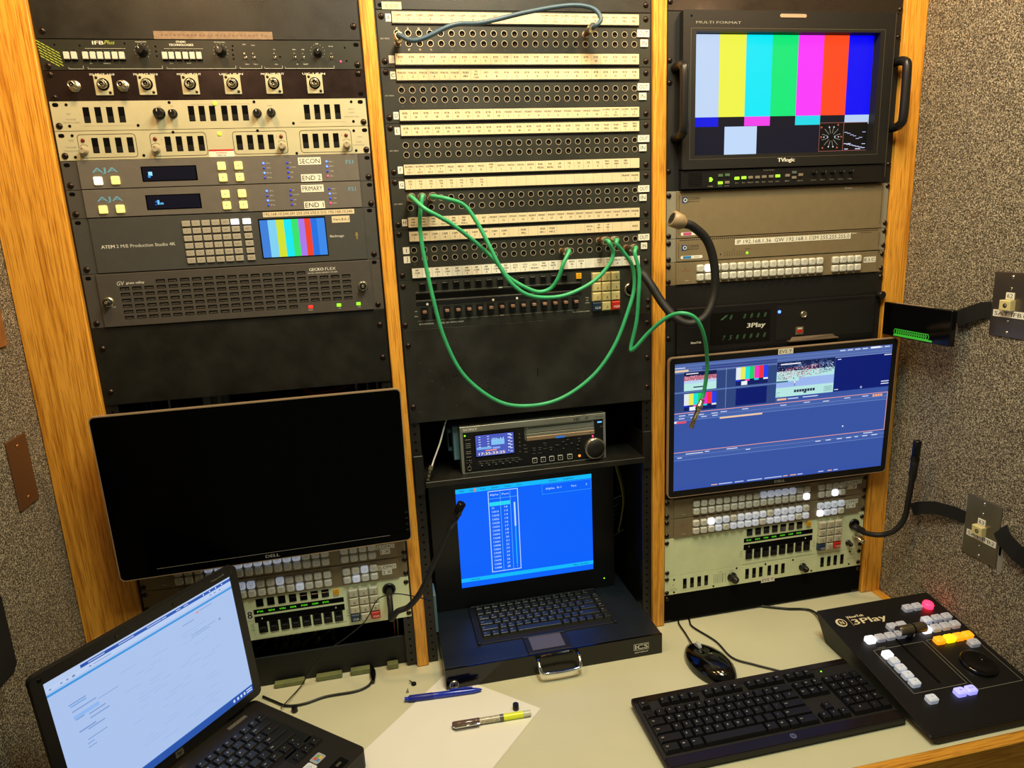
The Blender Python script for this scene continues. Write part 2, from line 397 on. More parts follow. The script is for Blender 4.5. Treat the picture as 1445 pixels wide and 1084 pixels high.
# ---------------------------------------------------------------- shared small meshes
def screw_mesh():
    mb = MB().use(SCREWM); mb.lathe(0, 0, [(5.0, 0), (5.0, 0.5), (4.2, 0.7), (4.0, 1.6), (3.0, 2.4), (1.4, 2.8)], 14)
    mb.use(VOID); mb.box(-1.9, 1.9, -0.4, 0.4, 2.5, 2.95); mb.box(-0.4, 0.4, -1.9, 1.9, 2.5, 2.95); return mb.data('screw')
SCREW = screw_mesh()
def smallscrew():
    mb = MB().use(VOID); mb.lathe(0, 0, [(2.2, 0), (2.2, 0.5), (1.4, 0.9)], 10); return mb.data('screw')
SSCREW = smallscrew()
def knob_mesh(m, r=6.0, h=14, skirt=1.25, ptr=INKW):
    mb = MB().use(m); n = 24
    mb.lathe(0, 0, [(r*skirt, 0), (r*skirt, 1.5), (r*1.02, 3)], n)
    R = []
    for d, k in ((2.5, 1.0), (h-1.2, 0.92), (h, 0.80)):
        R.append([P(r*k*(1 if i % 2 else 0.95)*math.cos(2*math.pi*i/n), -r*k*(1 if i % 2 else 0.95)*math.sin(2*math.pi*i/n), d) for i in range(n)])
    mb.ring(R, True)
    mb.use(ptr); mb.box(-0.45, 0.45, -r*0.7, -r*0.15, h, h+0.15); return mb.data('knob')
def btn_mesh(w_, h_, m, d=3.0, r=1.6, leg=None, ink=INK, th=1.8, bezel=None):
    mb = MB().use(m); mb.prism(rr(-w_/2, w_/2, -h_/2, h_/2, r), 0, d, min(1.0, r*0.6))
    if leg: mb.use(ink); mb.text(leg, 0, 0, th, d+0.1, wmax=w_*0.75)
    return mb.data('button')
def led_mesh(m, r=1.6, d=1.6):
    mb = MB().use(m); mb.lathe(0, 0, [(r, 0), (r, d*0.5), (r*0.7, d*0.85), (r*0.25, d)], 12); return mb.data('indicator_light')
LM = {m: led_mesh(m) for m in (LEDB, LEDBD, LEDR, LEDG)}

def slots(mb, H, left='', m=VOID):
    """oval mounting slots where no screw sits"""
    mb.use(m)
    for u, v in left: mb.prism(rr(u-4.5, u+4.5, v-3, v+3, 3), 0.0, 0.12)
def rack_unit(name, label, cat, bay, ztop, H, m, screws=(), sl=(), group=None, y=0.0, depth=260, chass=True, edge=0.6):
    U = Unit(name, label, cat, (X0[bay], y, ztop-H/1000), (0, 0, H/1000), group=group)
    mb = MB().use(m); mb.box(0.6, 482.0, 0.35, H-0.35, -3, 0, edge*0.5); slots(mb, H, sl)
    U.fp = U.part('front_panel', mb); U.H = H
    if chass:
        mb = MB().use(BLKM); mb.box(20, 463, 1.2, H-1.2, -depth, -3.1); U.part('chassis', mb)
    for u, v in screws: U.part('screw', SCREW, (u, v, 0))
    return U

# ================================================================ LEFT BAY
z = ZT[0]
U = rack_unit('rack_blank', 'plain brown-black blank panel at the very top of the left rack', 'panel', 0, z+0.1333, 133, BLK, [(9.5, 122), (473, 112)])
mb = MB().use(mat('old_masking_tape', '8a7460', 0.8, noise=0.2, nscale=150)); mb.box(166, 344, 121, 132.5, 0.05, 0.25)
t = U.part('tape_strip', mb, label='old tape with faded handwriting')
mb = MB().use(INKR)
for i in range(26): mb.text(random.choice('mnuwerlsv'), 178+i*6.2+random.random(), 127, 4.2, 0.3, rot=random.uniform(-.3, .3))
U.part('handwriting', mb, sub=t)

# IFB panel
U = rack_unit('intercom_interface', 'olive-black IFB control panel with two rows of white buttons, below the top blank panel', 'interface panel', 0, z, 44.45, IFBM, [(9, 33), (9, 38), (474, 37)][1:], [(474.5, 6.5)])
mb = MB().use(YG)
for i in range(6):
    a_, b_ = (0, 30 if i else 26)
    for x_ in [q*6.2 for q in range(5)]:
        u_, l_ = x_-2+i*.6, 5.2; v_ = 2.5+i*4.4+x_*.62
        if v_ < 37: mb.add([P(u_, v_, .15), P(u_+l_, v_+l_*.62, .15), P(u_+l_, v_+l_*.62-1.5, .15), P(u_, v_-1.5, .15)], [(0, 1, 2, 3)])
mb.use(INKW); mb.text('IFB', 84, 5, 5.2, bold=0.5, w=16); mb.use(YG); mb.text('Plus', 101, 4.4, 5.5, shear=0.3, w=14)
mb.use(INKW); mb.text('STUDIO', 204, 3.2, 2.9, bold=.3, w=14); mb.text('TECHNOLOGIES', 204, 7.6, 3.1, bold=.3, w=36)
for a, b in ((64, 122), (178, 236)):
    mb.box(a, b, 13, 13.3, 0, .15)
for a, b in ((37, 58), (64, 172), (178, 282), (288, 322), (326, 354), (358, 436)):
    mb.box(a, b, 42.2, 42.6, 0, .15); mb.box(b-.4, b, 38, 42.4, 0, .15); mb.box(a, a+.4, 40, 42.4, 0, .15)
for q, (t_, u_, v_) in enumerate([('PROGRAM LEVEL', 146, 3.5), ('PROGRAM LEVEL', 262, 3.5), ('LEVEL', 412, 5), ('CH 1', 70, 34.5), ('TALKBACK', 92, 34.5), ('CH 2', 186, 34.5), ('INPUT', 212, 34.5), ('LEVEL', 299, 6.5), ('TONE', 312, 8), ('ON', 344, 14), ('MON', 375, 14), ('LINE', 389, 14), ('POWER', 434, 9), ('TALK 1', 300, 36), ('TALK 2', 313, 36), ('CALL', 345, 36), ('IFB', 378, 36), ('TALENT', 391, 36)]):
    mb.text(t_, u_, v_, 1.5)
for cu in (146, 262, 412):
    for k in range(11):
        t_ = math.radians(225-k*27); mb.prism(circ(cu+11*math.cos(t_), 17-11*math.sin(t_), .4, 6), 0, .15)
U.part('panel_lettering', mb, sub=U.fp)
bm = btn_mesh(7.6, 10.5, BTNW, 5, .8)
sm = MB().use(VOID)
for u_ in (38, 48.5, 64.5, 75, 85.3, 95.6, 106.2, 116.2, 178.5, 188.2, 198.4, 208.9, 219, 229):
    U.part('button', bm, (u_, 24, 0)); sm.box(u_-4.4, u_+4.4, 18, 31.5, 0, 0.3)
    sm.prism(circ(u_, 15.6, .8, 8), 0, .3)
U.part('recess_print', sm, sub=U.fp)
kb = knob_mesh(KNOBB, 6.5, 15)
for u_ in (146, 262): U.part('knob', kb, (u_, 17, 0), rot=-0.5)
U.part('knob', knob_mesh(KNOBB, 5.5, 12), (412, 19, 0), rot=0.5)
def toggle():
    mb = MB().use(NICKEL); mb.lathe(0, 0, [(2.6, 0), (2.6, 1.5), (1.6, 1.8)], 8); X = MB
    mb.ring([[P(.9*math.cos(k*math.pi/4), -.9*math.sin(k*math.pi/4), 1.5) for k in range(8)], [P(1.3*math.cos(k*math.pi/4), -4-1.3*math.sin(k*math.pi/4), 9) for k in range(8)]]); return mb.data('toggle_switch')
TG = toggle()
for u_ in (298.5, 311.6, 344, 375.3, 388.5, 433.6): U.part('toggle_switch', TG, (u_, 26, 0))
U.part('indicator_light', LM[LEDR], (447.5, 32, 0), label='glowing red light')
mb = MB().use(VOID)
for u_, v_ in ((166, 10), (166, 17), (166, 24), (281, 9), (280, 15), (280, 22), (280, 28), (352, 25), (456, 11), (457, 31), (23, 8), (58, 9), (122, 6)): mb = MB().use(VOID); mb.prism(circ(0, 0, 1.5, 10), 0, .2); U.part('jack_hole', mb, (u_, v_, 0))

# BNC panel
U = rack_unit('connector_strip', 'dark brown satin panel with six square BNC sockets and two loose BNC jacks', 'connector panel', 0, z-.04445, 44.45, SATIN, [(9, 6), (9.5, 39), (474, 6)], [(475, 38)])
mb = MB().use(INKW)
for t_, u_ in (('70 MHZ-1/10', 82, ), ('70 MHZ-2/10', 145), ('MOD-1/IF OUT', 209.5), ('U/C-1 IF IN', 273), ('MOD-2/IF OUT', 337), ('U/C-2 IF IN', 402)): mb.text(t_, u_, 6.2, 3.0, w=36, bold=.25)
U.part('panel_lettering', mb, sub=U.fp)
def bnc_plate():
    mb = MB().use(CREAM); mb.prism(rr(-12.7, 12.7, -15, 15, 1.0), 0, 2.2, .5)
    mb.use(SCREWM); mb.lathe(-8.5, -11, [(2.2, 2.2), (2.0, 3.0), (1, 3.2)], 10); mb.lathe(8.5, 11, [(2.2, 2.2), (2.0, 3.0), (1, 3.2)], 10)
    mb.use(VOID); mb.prism(circ(0, -1, 9.2, 20), 2.2, 2.4); return mb.data('socket_plate')
def bnc_jack(r=7.0):
    mb = MB().use(NICKEL)
    mb.lathe(0, 0, [(r, 2), (r, 7), (r*.8, 7.5), (r*.78, 3)], 18); mb.lathe(0, 0, [(r*.62, 2), (r*.62, 12), (r*.5, 12.2), (r*.48, 4)], 18)
    mb.lathe(0, 0, [(1.3, 3), (1.3, 10), (.6, 10.6)], 10); mb.use(VOID); mb.prism(circ(0, 0, r*.49, 14), 2, 4.5); return mb.data('connector')
BP, BJ = bnc_plate(), bnc_jack()
for u_ in (82.3, 145.4, 209.5, 273.5, 337.3, 402.3):
    q = U.part('socket_plate', BP, (u_, 22, 0)); U.part('connector', BJ, (0, -1, 0), sub=q)
for u_ in (41, 110.4):
    mb = MB().use(NICKEL); mb.lathe(0, 0, [(9, 0), (8.8, 1.6), (6, 2), (5, 2.2), (5, 16), (3.6, 16.2), (3.4, 10)], 20); mb.lathe(0, 0, [(1.3, 9), (1.3, 15), (.5, 15.5)], 8)
    mb.use(VOID); mb.prism(circ(0, 0, 3.4, 12), 10, 10.4); U.part('jack', mb, (u_, 23, 0))

# Wohler audio monitors
def grille(U, us, v0=9.2, v1=32.5, w_=9.2, rr_=0.6):
    mb = MB().use(VOID); mb.prism(rr(-w_/2, w_/2, v0, v1, rr_), 0, .2); mb.use(BLKP).box(-w_/2+.8, w_/2-.8, (v0+v1)/2+2, v1-.8, .2, .3); me = mb.data('speaker_slot')
    for u_ in us: U.part('speaker_slot', me, (u_, 0, 0))
U = rack_unit('audio_monitor', 'cream rack audio monitor with four black knobs and rows of dark speaker slots', 'audio monitor', 0, z-2*.04445, 44.45, CREAM, [(8.8, 36.5), (475.5, 38)], [(8.5, 5.5), (473, 6)])
grille(U, (50.5, 67.5, 84.5, 101.5, 205, 221, 237, 255.5, 271, 287.5, 385, 401.5, 418, 434.5))
mb = MB().use(INKG); mb.text('WOHLER', 27, 27, 2.4, w=15); mb.text('TECHNOLOGIES', 27, 31.5, 2.2, w=24); mb.text('w', 25, 19, 4, w=6); mb.box(44, 118, 37, 37.3, 0, .12)
mb.text('LEVEL', 158, 9, 1.6); mb.text('BAL', 177, 9, 1.6); mb.text('POWER', 327, 10, 1.6); mb.text('AMP-1A', 457, 17, 2); mb.text('AUDIO', 457, 22.5, 2); mb.text('MONITOR PANEL', 457, 29, 2, w=24)
mb.box(206, 296, 6.6, 6.9, 0, .12); mb.box(372, 446, 36.5, 36.8, 0, .12); U.part('panel_lettering', mb, sub=U.fp)
KB1 = knob_mesh(KNOBB, 7.2, 15); KB2 = knob_mesh(KNOBB, 5.6, 12)
U.part('knob', KB1, (157, 20, 0)); U.part('knob', KB2, (177, 20.5, 0)); U.part('knob', KB2, (306, 21.5, 0)); U.part('knob', KB2, (328, 21, 0))
U.part('indicator_light', led_mesh(LEDY, 3.2, 2), (242.3, 5.8, 0), label='small yellow-green light')
for u_, v_ in ((24, 5.3), (23.6, 36.8), (122.7, 37.2), (173.8, 3.5), (361.2, 38), (303, 4), (458.2, 5.5), (459, 36.6)): U.part('screw', SSCREW, (u_, v_, 0))
U = rack_unit('audio_monitor', 'cream rack audio monitor with four outlined boxes, tan knobs and red lights', 'audio monitor', 0, z-3*.04445, 44.45, CREAM, [(9.0, 36.8), (476, 38)], [(9, 6.5), (476, 6.5)])
grille(U, (55.5, 72.5, 89.8, 107, 163.2, 180, 196.6, 213.4, 272.5, 289.5, 306, 322.5, 377.5, 394.2, 411, 427.5), 10.5, 33.5)
mb = MB().use(INK)
for a, b in ((30.7, 116), (136.8, 222), (262.5, 348), (368.5, 453)): mb.frame(rr(a, b, 4.8, 40.8, 5), rr(a+.8, b-.8, 5.6, 40, 4.3), 0, .15)
mb.use(INKG); mb.text('w', 22, 14, 5, w=8); mb.text('WOHLER', 20, 24, 2.4, w=16); mb.text('TECHNOLOGIES', 19.5, 29.5, 2.4, w=22); mb.text('AMP-2', 467, 17, 2.2); mb.text('AUDIO', 465, 25, 2); mb.text('MONITOR PANEL', 464, 30, 2, w=19)
for i, u_ in enumerate((48, 154, 331.5, 437.5)): mb.text(str(i+1), u_, 14, 3)
U.part('panel_lettering', mb, sub=U.fp)
mb = MB().use(PAPERW); mb.box(223, 262, 32.5, 43.8, .1, .25); mb.use(RED); mb.box(223, 262, 32.2, 34.8, .25, .3); mb.text('WARNING', 242, 37.5, 2.4, .35); mb.use(INK); mb.text('00001144', 242, 41.3, 2.4, .35)
U.part('sticker', mb, label='white sticker with a red stripe')
KT = knob_mesh(KNOBT, 5.6, 12, 1.05, INK)
for u_, k in ((38.5, 1), (144.5, 1), (339, 1), (444.5, 1)):
    U.part('knob', KT, (u_, 30, 0)); U.part('indicator_light', led_mesh(LEDRD, 3.0, 2), (u_, 14, 0))
    mb = MB().use(INK); mb.add([P(u_+8*math.cos(t), 28-8*math.sin(t), .15) for t in [math.radians(40+k_*10) for k_ in range(11)]]+[P(u_+7.2*math.cos(t), 28-7.6*math.sin(t), .15) for t in [math.radians(140-k_*10) for k_ in range(11)]], [tuple(range(22))])
    U.part('dial_mark', mb, sub=U.fp)
U.part('indicator_light', led_mesh(LEDY, 3.0, 2), (243, 7.9, 0), label='small yellow-green light')
for u_, v_ in ((24.5, 6.5), (23.6, 38.8), (124, 38.5), (173, 4), (303, 4), (361.2, 41), (458, 7), (459, 39)): U.part('screw', SSCREW, (u_, v_, 0))

# AJA frame synchronisers
def aja(k, label, tape1, tape2, lit, disp):
    U = rack_unit('frame_synchronizer', label, 'frame synchronizer', 0, z-(4+k)*.04445, 44.45, AJAE, [(8.8, 37.3), (475.6, 38)], [(9, 6.2), (476, 7)], group=None)
    mb = MB().use(AJAM); mb.box(25, 460, .6, 43.8, 0, 3.2, .5); F = U.part('faceplate', mb)
    mb = MB().use(BLUEP)
    mb.text('AJA', 63.5, 16.5, 7.5, 3.4, w=38, bold=.5)
    mb.text('FS1', 446, 13, 6, 3.4, w=12)
    mb.use(INKW)
    for t_, u_, v_ in (('Remote', 51, 25), ('Status', 76, 25), ('Select', 240, 23), ('Adjust', 266.5, 23)): mb.text(t_, u_, v_, 1.6, 3.4)
    for v_, t_ in zip((11.5, 19, 27, 34.5), ('SDI In', 'SD In', 'HD Out', 'SD Out')): mb.text(t_, 313.5, v_, 1.7, 3.4, al='c')
    for v_, t_ in zip((11.5, 19, 27, 34.5), ('Ref', 'Freq Only', 'LAN', 'Ext')): mb.text(t_, 348, v_, 1.6, 3.4, al='l')
    for v_, t_ in zip((11.5, 19, 27, 35), ('Power 1', 'Power 2', 'Config', 'Alarm')): mb.text(t_, 412, v_, 1.6, 3.4, al='l')
    U.part('panel_lettering', mb, sub=F)
    mb = MB().use(GLASSK); mb.prism(rr(117, 201, 11.5, 35, .5), 3.2, 3.5); dsp = U.part('display', mb)
    mb = MB().use(SCR); mb.quad(119, 199, 13, 33.5, 3.55, '020418')
    for uu, vv, ww, hh, cc in disp: mb.quad(uu, uu+ww, vv, vv+hh, 3.6, cc)
    U.part('readout', mb, sub=dsp)
    by = btn_mesh(12.5, 12.5, BTNY, 3, 1.5); bo = btn_mesh(12.5, 12.5, BTNO, 3, 1.5)
    U.part('button', bo if lit else by, (51.7, 31.6, 3.2)); U.part('button', by, (77.2, 31.5, 3.2))
    for u_ in (240.3, 266.6):
        for v_, t_ in ((14, '▲'), (32.3, '▼')):
            q = U.part('button', by, (u_, v_, 3.2)); mb = MB().use(INK)
            if not (lit and u_ < 250 and v_ < 20):
                s_ = -1 if v_ < 20 else 1; mb.add([P(-1.3, -s_, 3.1), P(1.3, -s_, 3.1), P(0, s_, 3.1)], [(0, 2, 1) if s_ > 0 else (0, 1, 2)]); U.part('arrow', mb, sub=q)
    for v_, m in zip((11.5, 19, 27, 34.5), (LEDB, LEDBD, LEDB, LEDBD)): U.part('indicator_light', LM[m], (306.2, v_, 3.2))
    for v_ in (11.5, 19, 27, 34.8): U.part('indicator_light', LM[LEDBD], (344.3, v_, 3.2))
    for v_, m in zip((11.3, 19.5, 27.2, 35), (LEDB if lit else LEDBD, LEDB, LEDBD, LEDR)): U.part('indicator_light', LM[m], (408.2, v_, 3.2))
    for (a, b, c, d, t_) in ((362, 399, 4, 15.8, tape1), (364, 398, 31, 43, tape2)):
        mb = MB().use(PAPERW); mb.box(a, b, c, d, 3.3, 3.5); q = U.part('paper_label', mb); mb = MB().use(INK); mb.text(t_, (a+b)/2, (c+d)/2, 7.5, 3.6, w=(b-a)-4); U.part('lettering', mb, sub=q)
aja(0, 'grey frame synchronizer with blue lights, labelled SECON and END 2', 'SECON', 'END 2', True, [(127, 20, 6, 6, '9fe8ff'), (126, 25, 4, 4, '3a9ae0')])
aja(1, 'grey frame synchronizer with blue lights, labelled PRIMARY and END 1', 'PRIMARY', 'END 1', False, [(131, 21, 4, 3, '2a60c0'), (134, 20, 3, 7, '7ad0f0'), (138, 24, 5, 3, '52b4e8'), (130, 26, 3, 2, '1c48a0')])

# ATEM switcher
BARS = ['3f7fd8', '7fd0f0', 'd2e032', '10e6f0', '35e06a', 'a878e8', 'f04028', '2070e0', '3a88e8']
U = rack_unit('video_switcher', 'graphite production switcher with a key grid and a small colour bar screen', 'video switcher', 0, z-6*.04445, 88.9, ATEMM, [(9.5, 81), (473, 80)], [(9.5, 6.5), (472, 5.5)])
mb = MB().use(ATEMM); mb.box(26, 461, .8, 88, 0, 2.5, .5); F = U.part('faceplate', mb)
mb = MB().use(INKW); mb.text('ATEM', 48, 46, 5.2, 2.7, w=20, bold=.5); mb.text('2 M/E Production Studio 4K', 106, 46, 5.2, 2.7, w=90); mb.text('Blackmagic', 413, 46.5, 4, 2.7, w=24)
mb.use(mat('gold_print', 'b59a45', .5)); mb.text('8', 446.5, 45, 7, 2.7); mb.text('8', 446.5, 51, 4, 2.7); U.part('panel_lettering', mb, sub=F)
bs = btn_mesh(13, 9, BTNS, 2.6, 1.2); blit = btn_mesh(13, 9, BTNL, 2.6, 1.2)
nm = 'AUX 1,AUX 2,AUX 3,ME 2,PVW,PGM,STILL,CLIP'.split(',')
for j in range(6):
    for i in range(7):
        u_ = (172.3, 187.6, 203, 218.4, 233.6, 249.1, 268)[i]; lit = (j == 0 and i in (5, 6))
        mb = MB().use(BTNL if lit else BTNS); mb.prism(rr(-6.4, 6.4, -4.6, 4.6, 1.1), 0, 2.6, .6)
        mb.use(INK); mb.text(str(j*4+i+1) if i < 4 else nm[(i*3+j) % 8], 0, 0, 1.5, 2.7, wmax=9); U.part('button', mb, (u_, 14.8+j*12.05, 2.5))
mb = MB().use(VOID); mb.box(286, 396, 11.8, 77.8, 2.5, 3.2, .2); s_ = U.part('screen', mb)
mb = MB().use(SCR); n_ = len(BARS); us = [288, 301, 314.5, 327, 339.5, 350.5, 361, 371, 381.5, 394.5]
for i in range(n_): mb.quad(us[i], us[i+1], 14.5, 76.5, 3.3, BARS[i])
U.part('test_pattern', mb, sub=s_)
mb = MB().use(PAPER); mb.box(295, 446, 1.5, 9.5, 2.6, 2.8); q = U.part('paper_label', mb); mb = MB().use(INKR); mb.text('192.168.10.240,SM 255.255.255.0 DG 192.168.10.240', 370, 5.5, 4.2, 2.9, w=146); U.part('lettering', mb, sub=q)
mb = MB().use(PAPER); mb.box(407, 437, 12.5, 23.5, 2.6, 2.8); q = U.part('paper_label', mb); mb = MB().use(INK); mb.text('Vers.8.6.1', 422, 18, 4.2, 2.9, w=26); U.part('lettering', mb, sub=q)

# Gecko frame
U = rack_unit('signal_frame', 'brown-grey signal frame with a slotted vent grille and two latches', 'signal frame', 0, z-8*.04445, 88.9, GECKM, [(9.5, 81), (472, 80)], [(9.5, 6.5), (472, 5.5)])
mb = MB().use(GECKM); mb.box(22, 464, .8, 88, 0, 3.5, .6)
mb.use(VOID)
for j in range(7):
    for i in range(20 if 0 < j < 6 or 1 else 20):
        u_ = 53+(i+0.5)*18.9+0*j; v_ = 16.4+j*9.6
        if j == 0 and (i < 2.5 or i > 15.3): continue
        if j == 6 and i > 14.5: continue
        mb.prism(rr(u_-7.2, u_+7.2, v_-2.7, v_+2.7, .6), 3.5, 3.62)
F = U.part('faceplate', mb)
mb = MB().use(mat('mesh_fibre', '3a3630', 0.9, noise=0.9, nscale=600))
for j in range(7):
    for i in range(20):
        u_ = 53+(i+0.5)*18.9; v_ = 16.4+j*9.6
        if (j == 0 and (i < 2.5 or i > 15.3)) or (j == 6 and i > 14.5): continue
        mb.box(u_-6, u_+6, v_-.4, v_+2, 3.62, 3.7)
U.part('filter', mb, sub=F)
mb = MB().use(INKW); mb.text('GV', 57.5, 17, 6.5, 3.8, w=11, shear=.2); mb.text('grass valley', 80, 17.5, 4, 3.8, w=28, bold=.2); mb.text('GECKO', 372, 12, 5, 3.8, w=24, bold=.5); mb.text('FLEX', 396, 12, 5, 3.8, w=18); mb.text('SIGNAL MANAGEMENT SYSTEM', 382, 18, 2.2, 3.8, w=50); mb.text('LOCK', 41, 55, 2, 3.8)
for t_, u_ in (('FAULT', 355.8), ('PS1', 405), ('PS2', 439)): mb.text(t_, u_, 81.5, 2, 3.8)
U.part('panel_lettering', mb, sub=F)
for u_, v_ in ((34.5, 46.5), (448.6, 45.7)):
    mb = MB().use(NICKEL); mb.lathe(0, 0, [(9, 3.5), (9, 4.5), (7, 6)], 22); mb.use(KNOBB); mb.lathe(0, 0, [(6.5, 5), (6.2, 14), (5, 15)], 6, False); mb.use(NICKEL); mb.lathe(0, 0, [(3, 15), (2.5, 15.8)], 12); U.part('latch', mb, (u_, v_, 0))
for u_, m in ((355.8, mat('red_lamp', 'ff3030', .3, emit='ff2a20', es=1.2)), (404, LEDG), (438, LEDG)):
    mb = MB().use(m); mb.box(-3.6, 3.6, -2.6, 2.6, 3.5, 4.4, .3); U.part('indicator_light', mb, (u_, 76.3, 0))

U = rack_unit('rack_blank', 'tall plain black blank panel in the left rack, just above the switched-off monitor', 'panel', 0, z-10*.04445, 133.3, BLK, [(11, 35), (11, 110), (472, 28), (472, 88)], chass=False)

# loose cabling seen through the gap above the left monitor
def cable(name, label, pts, r, m, group=None, steps=6, extra=None, cat='cable'):
    pts = [Vector(p) for p in pts]; o = pts[0].copy(); mb = MB().use(m); mb.X = Matrix.Translation(-o); mb.tube(pts, r, 10, steps=steps)
    if extra: extra(mb)
    ob = link(name, mb.data(name), None, o); tag(ob, label, cat, group); return ob
REDC = mat('dark_red_cable', '8a3324', 0.5); PURC = mat('purple_cable', '4a3f9a', 0.5); WHTC = mat('white_cable', 'c4c8c8', 0.5); YELC = mat('olive_yellow_cable', '8f8a3a', 0.55)
for i, (px_, col, lab) in enumerate(((205, PURC, 'violet'), (212, PURC, 'violet'), (238, WHTC, 'white'))):
    a = at(px_, 575, Y=.06)
    cable('cable', lab+' cable hanging in the gap above the black monitor' if i == 2 else 'violet cable hanging at the left of the gap above the black monitor', [(a.x, .06, 1.42), (a.x+.001, .065, 1.33), (a.x-.004, .06, 1.10), (a.x, .07, .99)], .0022, col, 'cables hanging in the rack gap')
for i, k in enumerate((0, .012)):
    a = at(430, 545, Y=.10)
    cable('cable', 'looped dark red cable in the gap above the black monitor' if i == 0 else 'second dark red loop, just behind the first one', [(a.x-.03+k, .10+k, 1.40), (a.x, .10+k, 1.325-k*.5), (a.x+.05, .11+k, 1.318-k*.5), (a.x+.11, .10+k, 1.34), (a.x+.13, .10+k, 1.42)], .0028, REDC)
for i, px_ in enumerate((500, 516, 530)):
    a = at(px_, 545, Y=.08); cable('cable', 'grey-white cable at the right end of the gap above the black monitor', [(a.x, .08, 1.42), (a.x+.004, .08, 1.33), (a.x-.003, .085, 1.1), (a.x, .08, 1.0)], .0028, WHTC, 'grey-white cables at the right end of the gap')
mb = MB().use(mat('pale_connector', '9aa8a2', .5))
for px_, w_ in ((292, .012), (309, .008)):
    a = at(px_, 563, Y=.05); mb.wbox(a.x-w_/2, a.x+w_/2, .05, .062, 1.25, 1.345, .001)
mb.wbox(at(286, 563, Y=.05).x-.004, at(316, 563, Y=.05).x+.004, .062, .08, 1.20, 1.35)
tag(link('terminal_block', mb.data('terminal_block')), 'pale grey terminal block in the gap above the black monitor', 'connector')
mb = MB().use(BLKM); mb.wbox(0.0005, .482, .08, .30, .99, 1.27) if False else None

# ================================================================ button panels (used left and right)
def button_panel(bay, ztop, label, tape, lit, soft, m=CODM, grp=None, tape_ink=INK, right=0.0):
    U = rack_unit('router_button_unit', label, 'router button panel', bay, ztop, 44.45, m, [(5, 8), (5, 37.5), (478, 8), (478, 37)], group=grp)
    mb = MB().use(m); mb.prism(rr(20, 466, .8, 43.5, 1), 0, 3, .6); F = U.part('faceplate', mb)
    mb = MB().use(INKW); mb.text('Series', 42, 36, 2.2, 3.2); mb.use(mat('dull_red_print', '8f4034', .6)); mb.text('e', 38, 13, 5, 3.2, shear=.3); mb.box(30, 50, 17, 17.4, 3, 3.15); U.part('panel_lettering', mb, sub=F)
    idx = 0
    us = [69+17.4*i for i in range(16)]+[366+17.2*i for i in range(4)]
    for j, v_ in enumerate((14.3, 31.4)):
        for i, u_ in enumerate(us):
            m_ = BTNL if (i, j) in lit else (BTNH if (i, j) in soft else BTNW)
            mb = MB().use(m_); mb.prism(rr(-7.2, 7.2, -7.2, 7.2, 3.4), 0, 6, 2.0)
            if m_ is not BTNL: mb.use(INKG); mb.text(('MON', 'RTR', 'CAM', 'PGM', 'MV', 'TX')[(i*3+j) % 6], 0, -.8, 1.7, 6.1, wmax=8); mb.text(str(i % 9+1), 0, 2.2, 1.7, 6.1)
            U.part('button', mb, (u_, v_, 3))
    for (a, b, c, d, t_, h_) in tape:
        mb = MB().use(PAPERW); mb.box(a, b, c, d, 3.05, 3.3); q = U.part('paper_label', mb); mb = MB().use(tape_ink); mb.text(t_, (a+b)/2, (c+d)/2, h_, 3.4, w=(b-a)-3); U.part('lettering', mb, sub=q)
    return U
zl = 1.0405
button_panel(0, zl, 'grey panel of square buttons labelled SLOMO 1 X, directly under the black monitor', [(424, 461, 14, 22.5, 'SLOMO', 6), (433, 452, 23.5, 34, '1 X', 6)], set(), {(i, 0) for i in range(3, 13)})
button_panel(0, zl-.04445, 'grey panel of square buttons labelled SLOMO 2 X, above the cream intercom panel', [(424, 461, 12, 22, 'SLOMO', 6), (433, 452, 22.5, 33, '2 X', 6)], set(), {(i, 0) for i in (5, 6, 7, 10, 18)} | {(12, 1), (17, 1)})

